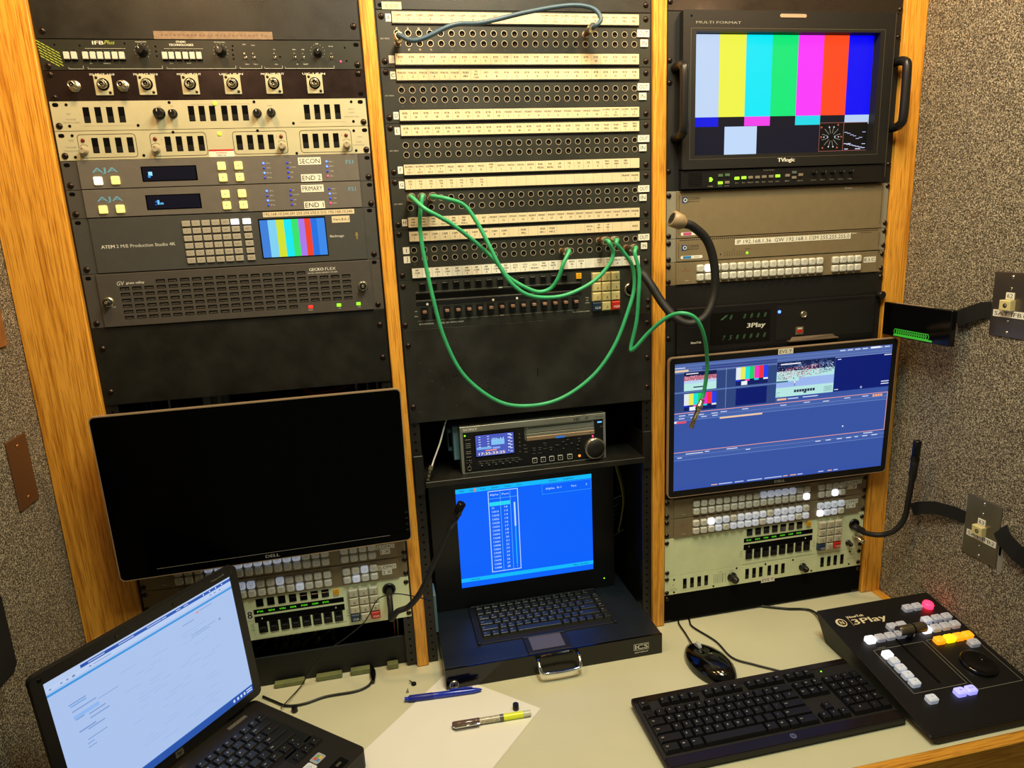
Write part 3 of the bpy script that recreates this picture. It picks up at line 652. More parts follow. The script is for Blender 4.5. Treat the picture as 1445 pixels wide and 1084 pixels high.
# intercom (talk) panels, 2 units tall
def intercom(bay, ztop, label, m, dark, u_a, u_b, n, sock, digit=None, hdr=True):
    U = rack_unit('intercom_station', label, 'intercom panel', bay, ztop, 88.9, m, [(5 if not dark else 8, 10), (6, 80), (477, 66 if dark else 12), (477, 80)])
    W_ = (u_b-u_a)/n; ink = INKW if dark else INK
    mb = MB()
    if not dark: mb.use(CREAM2).prism(rr(u_a-6, u_b+10, 3, 86, 1), 0, .6)
    mb.use(VOID)
    mb.prism(rr(u_a-3, u_b+3, 24.5, 34.5, .4), .1, .9); F = U.part('display_window', mb)
    if not dark:
        mb = MB().use(SCR); names = ('FX', 'SDI', 'VTR1', 'DDR', 'PGM', 'CAM', 'EVS', 'TEL')
        for k in range(n-1): mb.col = '58e020'; mb.text(names[k % 8], u_a+W_*(k+.45), 29.5, 3.4, 1.0, w=W_*.55, bold=.3)
        U.part('readout', mb, sub=F)
    sl = MB()
    for k in range(n):
        c = u_a+W_*(k+.5)
        if dark:
            a = MB().use(BLKP); a.prism(rr(-6.0, 6.0, -7.5, 7.5, .8), .3, 2.4, .6); a.use(VOID); a.box(-4.8, 4.8, -3.6, 6, 2.4, 2.6); a.use(INKG); a.box(-4.8, 4.8, -4.8, -4.2, 2.4, 2.6)
            if k < n-1: U.part('key', a, (c, 11, 0))
            b_ = MB().use(KNOBB); b_.prism(rr(-3.8, 3.8, -4, 6.5, .8), .3, 9, .8); b_.use(mat('brown_lever_cap', '8a6a58', .5)); b_.prism(rr(-3.8, 3.8, -5.4, .2, 1.5), 5, 11, .9); U.part('lever', b_, (c, 60, 0))
            sl.use(BLKP).prism(rr(c-6.8, c+6.8, 50, 71, .6), .1, .6)
        else:
            a = MB().use(VOID); a.prism(rr(-6.8, 6.8, -7, 9, .6), .6, 1.0); a.use(BLKG); a.box(-6, 6, -2, 8.4, 1.0, 2.2, .4)
            if k < n-1: U.part('key', a, (c, 10, 0))
            b_ = MB().use(BLKP); b_.prism(rr(-8.2, 8.2, -10, 13, .6), .6, 1.0); b_.box(-5.2, 5.2, 0, 8, 1.0, 4.5, .8); b_.use(VOID); b_.box(-5, 5, -8.5, -3, 1, 1.3); U.part('lever', b_, (c, 62, 0))
    if dark:
        sl.use(BLKP).box(u_a-3, u_b+3, 38.5, 46.5, .3, 1.4, .3)
        sl.use(INKG).box(u_a-3, u_b, 21.6, 22.1, 0, .3); sl.box(u_a-3, u_b+3, 36.8, 37.3, 0, .3); sl.box(u_a-3, u_b+3, 47.2, 47.7, 0, .3); sl.box(u_a-3, u_b-2, 73.8, 74.3, 0, .3)
        sl.use(INKW)
        for u_ in (49, 171, 216): sl.prism(circ(u_, 44, 2.3, 10), 1.4, 1.6)
        for u_, v_ in ((c, 0) for c in ()): pass
        sl.text('RTS SYSTEMS', 45, 80, 2.6, .15, w=26); sl.text('MODEL CM', 76, 80, 2.6, .15, w=20); sl.text('KEYPANEL STATION', 101, 80, 2.2, .15, w=24)
        for v_, t_ in ((56, 'ON'), (60.5, '•'), (65, 'TALK')): sl.text(t_, 27.5, v_, 1.9, .15)
        for v_, t_ in ((52, 'CALL'), (57, 'OFF'), (62, 'LISTEN')): sl.text(t_, u_b+14, v_, 1.9, .15)
        sl.text('MODULAR KEYPANEL EQUIPMENT', u_b+2, 78, 1.8, .15, w=34)
        for u_, v_ in ((u_a+W_*7.5, 22), (u_a+W_*7.5, 74)): sl.box(u_-3.5, u_+3.5, v_-.9, v_+.9, .3, .5)
    else:
        sl.use(VOID).box(u_a-3, u_b+3, 39, 52, .6, .9)
        sl.use(NICKEL)
        for u_ in (u_a+10, u_b-14): sl.lathe(u_, 45, [(2, .9), (2, 1.3), (1, 1.6)], 10)
        sl.use(INK)
        for k in range(n): sl.box(u_a+W_*k+3, u_a+W_*(k+1)-3, 77, 77.6, .6, .75)
        for v_, t_ in ((55, 'ON'), (60, 'OFF'), (66, 'TALK')):
            sl.text(t_, u_a-8.5, v_, 2, .75); sl.text(t_, u_b+8, v_, 2, .75)
        sl.text('KEYPANEL STATION', u_b-10, 78, 2, .75, w=28)
    U.part('key_surround', sl)
    mb = MB().use(YEL); mb.prism(rr(-5.2, 5.2, -5.4, 5.4, .8), .5, 4, .6); mb.use(INK); mb.box(-.8, .8, -3.8, -2.4, 4, 4.2); mb.text('CWW', 0, 1.2, 1.8, 4.1); U.part('key', mb, (u_a+W_*(n-.5)+(8 if dark else 1), 10, 0), label='yellow key')
    k0 = 370.5 if dark else 374.0; kd = 18.8 if dark else 19.5; kv = 14.5 if dark else 16.5; kp = 18.6 if dark else 17.6
    if dark: kv = 14.0
    for j in range(4):
        for i in range(3):
            t_ = ('1', '2', '3', '4', '5', '6', '7', '8', '9', 'CLR', '0', 'PGM')[j*3+i]
            mm = NAVY if t_ == 'CLR' else RED if t_ == 'PGM' else (KEYC if dark else KEYG)
            mb = MB().use(mm); hw, hh = kd/2-.8, kp/2-.7; mb.prism(rr(-hw, hw, -hh, hh, 1), 0, 9, 2.2)
            mb.use(INKW if mm in (NAVY, RED) else INKR); mb.text(t_, 1, 2, 4.2 if len(t_) > 1 else 5, 9.1, wmax=11, bold=.2); U.part('key', mb, (k0+i*kd, kv+j*kp, .3))
    if digit:
        mb = MB().use(PAPERW); mb.box(172.5, 186.5, 23, 46, .2, .5); q = U.part('paper_label', mb); mb = MB().use(INK); mb.text(digit, 179.5, 34.5, 15, .6, w=8, bold=.8); U.part('lettering', mb, sub=q)
    mb = MB().use(NICKEL if dark else BLKP); mb.lathe(0, 0, [(13, 0), (13, 2), (11, 4), (10.5, 4)], 24); mb.use(VOID); mb.prism(circ(0, 0, 9.5, 20), 4, 4.2); U.part('socket', mb, sock+(0,))
    return U
intercom(0, zl-.0889, 'cream intercom key panel with a white number 8 sticker, under the SLOMO 2 X buttons', CREAM2, False, 190.5, 352, 8, (443, 22), '8')
U = Unit('cable_tray', 'black cable tray behind the desk under the left cream intercom panel', 'tray', (X0[0], 0, .7515))
mb = MB().use(BLKM); mb.wbox(.012, .47, .015, .02, 0, .062, .001); mb.wbox(.012, .47, .02, .20, 0, .002); U.part('tray', mb, raw=True)
for i, (a, b, hgt) in enumerate(((.205, .262, .009), (.285, .335, .010), (.352, .39, .011), (.425, .447, .012))):
    mb = MB().use(mat('olive_tape', '6e7448', .7, noise=.2)); mb.wbox(a, b, -.0005, .012, .7512, .7512+hgt, .001); tag(link('tape_piece', mb.data('tape_piece')), ('first', 'second', 'third', 'fourth')[i]+' olive-green tape piece from the left along the back edge of the desk', 'tape', 'olive-green tape pieces at the back of the desk')
for i in range(11):
    x_ = .19+i*.013; mb_ = [(x_, .05, .93), (x_+random.uniform(-.01, .02), .04, .85), (x_+random.uniform(-.02, .02), .05, .81)]
    def tips(mb, q=mb_): mb.use(NICKEL); a, b = Vector(q[-1]), Vector(q[-2]); d_ = (a-b).normalized(); mb.tube([a-d_*.012, a+d_*.008], .0045, 8)
    cable('cable', 'dark cable with a shiny connector under the left cream intercom panel', mb_, .003, BLKP, 'dark cables with shiny connectors under the left intercom panel', extra=tips)
for i, x_ in enumerate((.445, .452)):
    cable('cable', ('red', 'yellow')[i]+' wire below the right end of the left intercom panel', [(x_, .03, .95), (x_+.001, .03, .86), (x_, .03, .80), (x_-.002, .035, .762)], .0012, (REDC, YELC)[i])

# ================================================================ MIDDLE BAY : patch panels
z = ZT[1]
U = rack_unit('rack_blank', 'brown-black blank panel above the patch panels in the middle rack', 'panel', 1, z+.0889, 88.5, BLK, [(473, 76), (9, 60)], [(9, 82)])
mb = MB().use(PAPER); mb.box(11, 43, 77, 88.4, .05, .3); q = U.part('paper_label', mb, label='cream label with faded letters'); mb = MB().use(INKR); mb.text('C C U', 27, 83, 5, .4, w=20); U.part('lettering', mb, sub=q)

def jack_mesh():
    mb = MB().use(mat('jack_ring_metal', 'c8bfa8', .35, metal=.5)); mb.frame(circ(0, 0, 5.4, 22), circ(0, 0, 4.5, 22), 0, .8, .2)
    mb.use(VOID); mb.prism(circ(0, 0, 4.55, 18), 0, .25); mb.use(mat('jack_contact', '4a3020', .4, metal=.6)); mb.prism(circ(.4, 1.6, 1.5, 10), .25, .3); return mb.data('jack')
JACK = jack_mesh()
def seq(w_, a, b): return ['%s\n%d' % (w_, i) for i in range(a, b+1)]
SL = ['SLOMO\nX\nCH 1', 'SLOMO\nX\nCH 2', 'SLOMO\nY\nCH 1', 'SLOMO\nY\nCH 2']; MC = ['MCH\nA', 'MCH\nB', 'MCH\nC', 'MCH\nD']
STR = [
 (seq('CAM', 1, 12)+['', '']+SL+MC+['YMX\nPR1', 'YMX\nPR2'], seq('RTR', 1, 24), 'A', 'B'),
 (seq('P/AUX', 1, 6)+['PGM\nPRV', 'TD\nISO\nCAM', 'VST\nA', 'VST\nB']+seq('RTR', 1, 14), seq('RTR', 25, 34)+seq('P/DNT', 1, 10)+SL, 'C', 'D'),
 (seq('RTR', 15, 34)+['PGM\nPRG', 'PGM\nPRV', 'ENG\nFRM\n1', 'ENG\nFRM\n2'], SL+MC+['YMX\nCP\n1']+seq('PATH', 1, 4)+['SHA\nMON', 'DX\nMON', 'UP\nRX']+seq('TX', 1, 4)+['ENG\nFRM\n1', 'ENG\nFRM\n2', 'PRE\nVDA\n1', ''], 'E', 'F'),
 (['DX\nTX\n%d' % i for i in range(1, 9)]+['']*14+['FRAME\n1', 'FRAME\n2'], ['PRE\nDBL\nVDA %d' % i for i in range(1, 7)]+['VST\nA', 'VST\nB']+seq('P/DNT', 11, 24)+['FRAME\n1', 'FRAME\n2'], 'G', 'H'),
 (seq('CAM', 1, 10)+['', 'PGM\nPRG', '', 'PGM\nMV-1', 'PGM\nMV-2', '', '', '', 'PATH\nM.Y', 'CP\nNO\n1', 'CP\nNO\n2', '', '', 'BARS'], ['RIP\nCAM\n%d' % i for i in range(1, 11)]+['CCU\nRCT\n1', 'CCU\nRCT\n2', 'CCU\nPHON', 'PRE\nMON\n1', 'PRE\nMON\n2', '', 'PATH\nTB\n1', 'PATH\nTB\n2', '', 'ENG\nNO\n1', 'ENG\nNO\n2', 'PATH\nA', 'MCH\nC', ''], '', ''),
]
PLAB = ['black patch panel with strips A and B, topmost in the middle rack', 'black patch panel with strips C and D, second from the top', 'black patch panel with strips E and F, third from the top', 'black patch panel with strips G and H, three green cords plugged in at its left', 'black patch panel with rows I and J, lowest of the five']
JU = [32.4+18.19*i for i in range(24)]
for k in range(5):
    H = 88.9; sa, sb, la, lb = STR[k]
    U = rack_unit('patch_bay', PLAB[k], 'patch panel', 1, z-2*k*.04445, H, PATCHM, [(8.5, 10 if k == 0 else 7), (8.5, 79), (473, 10), (473, 79)], group='patch panels')
    for (v0, v1, cells, sname) in ((3.2, 20.2, sa, 't'), (67.5, 84.6, sb, 'b')):
        mb = MB().use(BLKP); mb.box(25, 459.5, v0-1.2, v1+2.2, 0, 2.6, .5); mb.use(PAPER if k < 4 or sname == 't' else PAPERW); mb.box(26, 458.7, v0, v1, 2.6, 3.0)
        q = U.part('label_strip', mb); mb = MB().use(INKR if k < 1 else INK); cw = (458.7-26)/24
        for i, t_ in enumerate(cells):
            if i: mb.box(26+cw*i-.12, 26+cw*i+.12, v0+.3, v1-.3, 3.0, 3.06)
            if t_:
                ls = t_.split('\n'); hh = 2.9 if len(ls) > 2 else 3.3; st = 4.8 if len(ls) > 2 else 6.0; c0 = (v0+v1)/2-st*(len(ls)-1)/2
                for r_, l_ in enumerate(ls): mb.text(l_, 26+cw*(i+.5), c0+r_*st, hh, 3.08, wmax=cw-4, bold=.25)
        U.part('lettering', mb, sub=q)
    for v_ in (35.5, 51.3):
        for u_ in JU: U.part('jack', JACK, (u_, v_, 0))
    mb = MB()
    for v_ in (28.2, 60.8):
        for u_ in JU: mb.use(NICKEL).prism(circ(u_, v_, 1.5, 8), 0, .12); mb.use(VOID).prism(circ(u_, v_, 1.05, 8), .12, .2)
    U.part('pin_holes', mb, sub=U.fp)
    if k < 4:
        mb = MB().use(INKG); mb.text('ADC VIDEO', 11.5, 44, 2.2, .15, w=15, bold=.4); U.part('panel_lettering', mb, sub=U.fp)
        for t_, v_ in ((la, 12), (lb, 76)):
            mb = MB().use(PAPERW); mb.box(15.5, 24.5, v_-6, v_+6, .1, .5); q = U.part('paper_label', mb); mb = MB().use(INK); mb.text(t_, 20, v_, 6, .6) if not (k == 0 and t_ == 'B') else None
            if mb.v: U.part('lettering', mb, sub=q)
    else:
        for t_, v_ in (('I', 35.5), ('J', 51.5)):
            mb = MB().use(PAPERW); mb.box(13, 24.5, v_-6, v_+6, .1, .5); q = U.part('paper_label', mb); mb = MB().use(INK); mb.text(t_, 19, v_, 7, .6); U.part('lettering', mb, sub=q)
    if True:
        o_ = (0, 0, 0, -1, -4)[k]
        for t_, a, b, v_ in (('OUT', 456.5, 478.5, 33.5), ('IN', 459 if k else 462, 473 if k else 476, 49.5)):
            if k == 4 and t_ == 'IN': a, b = 462, 474
            mb = MB().use(PAPERW); mb.box(a, b, v_-6, v_+6, 2, 2.4); mb.box(a, a+4, v_-5.9, v_+5.9, 0, 2); q = U.part('paper_label', mb); mb = MB().use(INK); mb.text(t_, (a+b)/2, v_, 6.8, 2.5, w=(b-a)-5); U.part('lettering', mb, sub=q)

def jpt(k, row, i): # world position of jack centre
    return Vector((X0[1]+JU[i]/1000, 0, z-2*k*.04445-(.0355 if row == 0 else .0513)))
def plug(mb, p, ln=.044):
    d_ = Vector((0, -1, 0)); mb.use(COPPER); mb.tube([p+d_*.001, p+d_*.010, p+d_*.0105, p+d_*(ln*.72)], [.0042, .0042, .0056, .0058], 14, steps=1)
    mb.use(NICKEL); mb.tube([p+d_*(ln*.72), p+d_*ln, p+d_*(ln+.002)], [.0074, .0074, .0060], 14, steps=1)
    return p+d_*ln
def cord(label, ends, mid, m, r=.0036, free=None):
    """patch cord: plugs at the jack ends, cable through the mid points"""
    o = ends[0].copy(); mb = MB(); mb.X = Matrix.Translation(-o)
    mbs = []; tips = []
    for q_ in ends:
        p_ = MB(); p_.X = mb.X; tips.append(plug(p_, q_)); mbs.append(p_)
    e = link('patch_cable', None, None, o); e.empty_display_size = .02; tag(e, label, 'patch cord', 'patch cords')
    first = [tips[0]+Vector((0, .006, 0)), tips[0]+Vector((0, -.006, 0))]
    last = [tips[-1]+Vector((0, -.006, 0)), tips[-1]+Vector((0, .006, 0))] if len(ends) > 1 else []
    c = MB().use(m); c.X = Matrix.Translation(-o); c.tube(first+mid+last, r, 12, steps=8); link('cable', c.data('cable'), e)
    if free:
        a, b = free; d_ = (b-a).normalized(); mb.use(NICKEL); mb.tube([a-d_*.004, a+d_*.006, a+d_*.0062, a+d_*.018, a+d_*.0182, b], [.005, .005, .0062, .0062, .0046, .0046], 14, steps=1)
    pass
    for p_, q_ in zip(mbs, ends): link('plug', p_.data('plug'), e, (0, 0, 0))['label'] = 'metal plug'
    if free: link('plug', mb.data('plug'), e)['label'] = 'loose metal plug'
    return e
YC = -.052
def A(*l, y=YC): return [at(px_, py_, Y=(q[0] if q else y)) for px_, py_, *q in l]
cord('slate blue patch cord arching across the top strip of the patch panels', [jpt(0, 1, 0), jpt(0, 0, 18)], A((580, 57, -.058), (600, 53, -.06), (640, 35, -.06), (680, 32, -.05), (740, 18, -.045), (790, 9, -.045), (820, 8, -.05), (840, 14, -.055), (848, 27, -.06), (841, 36, -.062)), BLUEC, .0037)
cord('green patch cord from the first G jack, slanting right to the lower IN row', [jpt(3, 0, 0), jpt(4, 1, 15)], A((600, 295, -.069), (622, 307, -.066), (640, 318, -.06), (672, 343, -.046), (702, 372, -.040), (716, 390, -.040), (740, 405, -.042), (760, 412, -.042), (777, 407, -.044), (788, 392), (795, 372, -.058)), GREEN)
cord('green patch cord from the third G jack, arching down to the lower OUT row', [jpt(3, 0, 2), jpt(4, 0, 19)], A((632, 281, -.062), (655, 290), (672, 312), (688, 342, -.058), (704, 374, -.062), (720, 398, -.062), (742, 415, -.060), (768, 420), (800, 416), (835, 399), (858, 376), (865, 358), (860, 343, -.06)), GREEN)
cord('green patch cord from the second G jack, hanging in the lowest wide loop', [jpt(3, 0, 1), jpt(4, 0, 20)], A((593, 300, -.052), (593, 325, -.044), (599, 365, -.045), (612, 425, -.045), (628, 480, -.04), (655, 530, -.035), (700, 565, -.032), (742, 573, -.032), (790, 563, -.032), (835, 532, -.035), (866, 490, -.04), (886, 440, -.042), (895, 405, -.040), (892, 375, -.042), (878, 354, -.050), (870, 344, -.056)), GREEN)
fa, fb = at(990, 566, Y=-.085), at(975, 604, Y=-.085)
cord('green patch cord with its free metal plug dangling before the lit blue screen', [jpt(4, 1, 22)], A((896, 358, -.060), (902, 385, -.060), (901, 420, -.058), (898, 455, -.052), (890, 492, -.045), (897, 490, -.055), (915, 470, -.07), (940, 449, -.10), (962, 442, -.124), (982, 450, -.128), (994, 476, -.118), (998, 515, -.095), (994, 550, -.085), (991, 562, -.085)), GREEN, free=(fa, fb))

intercom(1, z-10*.04445, 'black intercom key panel with a cream number pad, under the patch panels', PATCHM, True, 32.5, 339, 15, (440, 42))
U = rack_unit('rack_blank', 'large scuffed black blank panel behind the green loop in the middle rack', 'panel', 1, z-12*.04445, 177.6, mat('scuffed_black_coat', '242320', .42, noise=.4, nscale=14, bump=.2, bscale=700, rnoise=.1), [(8.5, 29), (8.5, 146), (475, 20), (475, 90), (475, 150)], chass=False)
mb = MB().use(mat('scuff_mark', '4c4a46', .6))
for i in range(26): u_, v_ = random.uniform(15, 90), random.uniform(60, 165); mb.box(u_, u_+random.uniform(.4, 2.2), v_, v_+random.uniform(.3, 2), 0, .05)
mb.use(VOID)
for u_, v_, a, b in ((88, 90, 1, 6), (92, 92, 5, 1), (250, 92, 1.2, 16), (150, 112, 4, 1), (182, 120, 5, 1.2), (152, 123, 2, 2), (345, 112, 1, 8)): mb.box(u_, u_+a, v_, v_+b, 0, .08)
U.part('scuff_marks', mb, sub=U.fp)

# shelf and tape deck
SH = Unit('rack_shelf', 'black metal shelf in the middle rack carrying the tape deck', 'shelf', (X0[1], 0, 1.130))
mb = MB().use(BLK); mb.wbox(.0195, .4630, -.016, .38, .0065, .018, .0008); SH.part('shelf_board', mb, raw=True)
for a, b in ((.0008, .018), (.4646, .4818)):
    mb = MB().use(BLK); mb.wbox(a, b, -.0035, .0028, -.010, .068, .0008); mb.wbox(b if a < .1 else a-.0012, b+.0012 if a < .1 else a, -.003, .20, 0, .067); q = SH.part('bracket', mb, raw=True)
V = Unit('tape_deck', 'compact silver and black video tape deck with a lit status screen and round jog dial', 'tape deck', (.604, .006, 1.1485), (0, 0, .096))
mb = MB().use(SILV); mb.prism(rr(0, 294, 0, 95.5, 2), -330, -2, 0); mb.use(SILV).frame(rr(0, 294, 0, 95.5, 2), rr(5, 289, 5, 92, 1), -2, 2)
mb.box(0, 294, 0, 12.5, -2, 2.5, .8); B = V.part('casing', mb)
mb = MB().use(BLKP); mb.prism([(127, 12.5), (5, 12.5), (5, 93), (289, 93), (289, 12.5), (270.5, 12.5), (270.5, 42), (130.5, 42), (127, 40)], -2, 2.2); F = V.part('control_face', mb)
mb = MB().use(SILV); mb.box(131, 270.5, 12.5, 27, -1.9, -.5); mb.box(131, 270.5, 28, 33.5, -1.9, 1.0, .3); mb.use(mat('tape_door', 'b09a80', .35, metal=.5)); mb.box(131, 270.5, 34, 42, -1.9, 2.6, .5)
mb.use(VOID); mb.box(135, 266, 16, 17.2, -.5, -.3); mb.box(131, 270.5, 27, 28, -1.9, .2); mb.box(131, 270.5, 33.4, 34, -1.9, .5)
mb.use(mat('blue_tab', '2a6cd0', .4, emit='2a6cd0', es=.4)); mb.box(190, 208, 38.5, 42.3, 2.6, 2.9); V.part('cassette_door', mb)
mb = MB().use(INK); mb.text('HD', 234, 7.4, 6, 2.7, w=12, bold=.5); mb.text('D', 255, 7, 5.5, 2.7, bold=.5, shear=.3); mb.text('HDCAM', 280, 7, 2.8, 2.7, w=17); mb.text('REC', 262, 38, 2, 2.8); V.part('badge_lettering', mb, sub=B)
mb = MB().use(INKW); mb.text('SONY', 20, 6.2, 5, 2.7, w=28, bold=.6); V.part('brand_lettering', mb, sub=B)
mb = MB().use(VOID); mb.box(27, 106, 18, 65, 2.2, 2.8, .2); s_ = V.part('screen', mb)
mb = MB().use(SCR); mb.quad(29, 104.5, 20, 62.5, 2.9, '4a58b8')
for i in range(5):
    for j in range(2): mb.quad(35+j*17, 39+j*17, 23+i*5, 24.4+i*5, 3.0, 'c8d8ff')
for i in range(6): mb.quad(93, 94.5+random.random()*5, 22+i*6.6, 24+i*6.6, 3.0, 'dbe6ff'); mb.quad(97, 102, 24.5+i*6.6, 26+i*6.6, 3, 'dbe6ff')
mb.quad(60, 86, 32, 42, 3.0, '80c0f0'); mb.quad(31, 60, 44.5, 49, 3.0, '7ab0e8'); mb.quad(62, 77, 46, 50, 3, '86a4f0')
for i in range(9): mb.quad(61+i*2.8, 62.5+i*2.8, 31-random.random()*4, 33, 3.0, 'a8e0ff')
mb.quad(48, 70, 51, 53, 3.0, 'ff9a60'); mb.col = 'fff0c8'; mb.text('17:35:33:25', 60, 58, 5.2, 3.05, w=52, bold=.5)
V.part('status_display', mb, sub=s_)
mb = MB().use(INKG)
for v_ in (26, 34, 38, 42, 50, 54, 61, 68, 73): mb.box(9.5, 19.5, v_, v_+.9, 2.2, 2.4)
for v_ in (25.4, 33, 42.3, 50, 62): mb.text('F'+str(int(v_/8)), 116.4, v_, 2.4, 2.4)
for u_, v_ in ((127, 49.5), (128, 57), (128.5, 64), (145, 58), (157, 58), (167.6, 50), (167.5, 61), (179.4, 60), (145, 69), (156.5, 69), (238.8, 47.8), (286, 28)): mb.text('MENU', u_, v_, 1.7, 2.4)
for i in range(7): mb.text('PB', 36+i*13, 75.5, 1.5, 2.4); mb.box(33+i*13, 42+i*13, 78, 78.4, 2.2, 2.4)
mb.box(32, 112, 73, 73.4, 2.2, 2.4)
V.part('panel_lettering', mb, sub=F)
LB = MB().use(BLKM)
for i in range(5): LB2 = MB().use(BLKP); LB2.prism(rr(-4.8, 4.8, -4.8, 4.8, 1), 0, 2.4, .5); LB2.use(INKW); LB2.frame(rr(-4.9, 4.9, -4.9, 4.9, 1), rr(-4.2, 4.2, -4.2, 4.2, .8), .5, 2.5, 2.4); LB2.text(('◀', '■', '▶', '►', '●')[i] if False else '<>|=o'[i], 0, 0, 3, 2.6); V.part('button', LB2, ((145, 162.3, 179.8, 197.6, 217.3)[i], 83.2, 2.2))
small = btn_mesh(5, 3.4, KNOBB, 2.0, .7)
for u_, v_ in ((145, 63.5), (157, 63.5), (167.5, 55.5), (179.4, 65.5), (194.5, 58), (205, 52), (214.5, 49), (205, 66), (223, 57), (211, 58.5), (190, 57), (238.6, 54.5), (235.4, 62), (235.4, 70.5)): V.part('button', small, (u_, v_, 2.2))
for i in range(6): V.part('button', small, (39+i*14, 83, 2.2))
mb = MB().use(NICKEL); mb.lathe(0, 0, [(4.5, 2), (4.5, 4), (3, 4), (2.8, 2.4)], 18); mb.use(VOID); mb.prism(circ(0, 0, 2.9, 14), 2.3, 2.5); V.part('headphone_jack', mb, (14, 85, 0))
for v_ in (67.7, 77): V.part('knob', knob_mesh(KNOBB, 2.6, 7, 1.1), (14.2, v_, 2.2))
mb = MB().use(mat('orange_lamp', 'ff9a30', .4, emit='ff8a20', es=1.0)); mb.lathe(0, 0, [(2.6, 2.2), (2.4, 3.5)], 12); V.part('indicator_light', mb, (238, 84.5, 0), label='orange light')
V.part('indicator_light', LM[LEDR], (266.5, 46, 2.2), label='red light'); mb = MB().use(mat('blue_bar_lamp', '60b0ff', .4, emit='5fb0ff', es=.9)); mb.box(277, 286, 17, 19.5, 2.2, 3); V.part('indicator_light', mb, label='blue bar light')
V.part('indicator_light', LM[LEDG], (9, 18, 2.2))
mb = MB().use(NICKEL); mb.lathe(0, 0, [(21.5, 2.2), (21.5, 12), (20, 13), (18.5, 13)], 40); mb.use(BLKM); mb.lathe(0, 0, [(18.5, 12.5), (18, 13.8), (4, 13.2)], 36); V.part('jog_dial', mb, (269, 70.5, 0))
mb = MB().use(TEAL); mb.box(-12, -.3, 3, 72, -120, -18, 1); mb.box(-20, -12, 14, 60, -110, -40, 2); mb.use(VOID); mb.box(-18.5, -13.5, 22, 50, -40, -39); V.part('side_handle', mb, label='blue-grey side bracket')

# hanging wire with jack plug
a = at(612, 600, Y=.03); p_ = A((627, 602, .012), (621, 625, .010), (612, 650, 0), (609, 660, -.01))
def plugx(mb, q=A((609, 657, -.008), (607, 663, -.01), (604, 678, -.012))):
    mb.use(NICKEL); mb.tube([q[0], q[1]], .0048, 12, steps=1); mb.tube([q[1], q[2]], .0030, 10, steps=1)
    mb.use(BLKP); mb.tube([q[1]*.7+q[2]*.3, q[1]*.6+q[2]*.4], .0033, 10, steps=1); mb.tube([q[1]*.3+q[2]*.7, q[1]*.2+q[2]*.8], .0033, 10, steps=1)
cable('audio_cable', 'thin grey wire ending in a silver jack plug, beside the tape deck', [at(631, 588, Y=.012)]+p_, .0016, WHTC, extra=plugx)

# console drawer with keyboard and screen
Dr = Unit('console_drawer', 'black pull-out console drawer with keyboard, touchpad and a lit blue text screen', 'console drawer', (.7564, -.093, .7508))
ob = -.093
def dp(name, mb, label=None, sub=None): return wpart(Dr, name, mb, label, sub)
mb = MB().use(mat('dark_blue_black_coat', '1a1f26', .4, noise=.15, nscale=20)); x0_, x1_ = .535, .978
mb.wbox(x0_, x1_, -.088, .0028, .752, .7935, .0008); mb.wbox(x0_, .9750, .0, .25, .752, .7934)
mb.use(BLKG); mb.wbox(x0_-.0005, x1_+.0005, -.0935, -.0882, .7512, .7945, .0008); T = dp('tray', mb)
# keyboard well
mb = MB().use(BLKM); mb.wbox(.612, .902, -.030, .108, .7936, .7955, .0006)
mb.wbox(.608, .614, -.032, .110, .7937, .799, .0008); mb.wbox(.898, .904, -.032, .110, .7937, .799, .0008); mb.wbox(.608, .904, .104, .110, .7937, .799, .0008); dp('keyboard_frame', mb)
def keymesh(w_, h_, leg, m=BLKP, ht=6.0, taper=1.9, ink=INKW, th=2.6, glow=None):
    mb = MB().use(m); a = [P(u, v, 0) for u, v in rr(-w_/2, w_/2, -h_/2, h_/2, .8, 2)]; b = [P(u*(w_-2*taper)/w_, v*(h_-2*taper)/h_-.6, ht-.4) for u, v in rr(-w_/2, w_/2, -h_/2, h_/2, .8, 2)]; c = [P(u*(w_-2*taper-.9)/w_, v*(h_-2*taper-.9)/h_-.6, ht) for u, v in rr(-w_/2, w_/2, -h_/2, h_/2, .8, 2)]
    mb.ring([a, b, c], False)
    if leg: mb.use(ink); mb.text(leg, -(w_/2-taper-2.6) if w_ > 14 and len(leg) > 1 else -1.5, -1.8, th if len(leg) == 1 else th*.7, ht+.08, wmax=w_-2*taper-1.5, al='c' if len(leg) == 1 else 'l') 
    return mb.data('key')
def keys(U, rows, pitch, vrow, ox, ov, d, kh, m=BLKP, ht=6, group_after=None, th=2.6, parent=None):
    """rows: list of (v index, start, [(width, legend)...])"""
    n = 0; rest = None
    for vi, st, ks in rows:
        x_ = st
        for w_, leg in ks:
            if leg is not None:
                cu = ox+(x_+w_/2)*pitch; cv = ov+vi*vrow; me = keymesh(w_*pitch-1.0, kh, leg, m, ht, th=th)
                if n < 100: U.part('key', me, (cu, cv, d), sub=parent)
                else:
                    if rest is None: rest = []
                    rest.append((me, cu, cv))
                n += 1
            x_ += w_
    if rest:
        mb = MB(); mb.use(m)
        for me, cu, cv in rest:
            for p in me.polygons:
                mm = me.materials[p.material_index]; mb.use(mm); mb.add([me.vertices[i].co+P(cu, cv, 0) for i in p.vertices], [tuple(range(len(p.vertices)))])
        o = U.part('remaining_keys', mb, (0, 0, d), sub=parent); o['kind'] = 'stuff'
one = lambda s_: [(1, c) for c in s_]
MAIN = [(1, 0, one('`1234567890-=')+[(2, 'Bksp')]), (2, 0, [(1.5, 'Tab')]+one('QWERTYUIOP[]')+[(1.5, '|')]), (3, 0, [(1.75, 'Caps')]+one("ASDFGHJKL;'")+[(2.25, 'Enter')]), (4, 0, [(2.25, 'Shift')]+one('ZXCVBNM,./')+[(2.75, 'Shift')])]
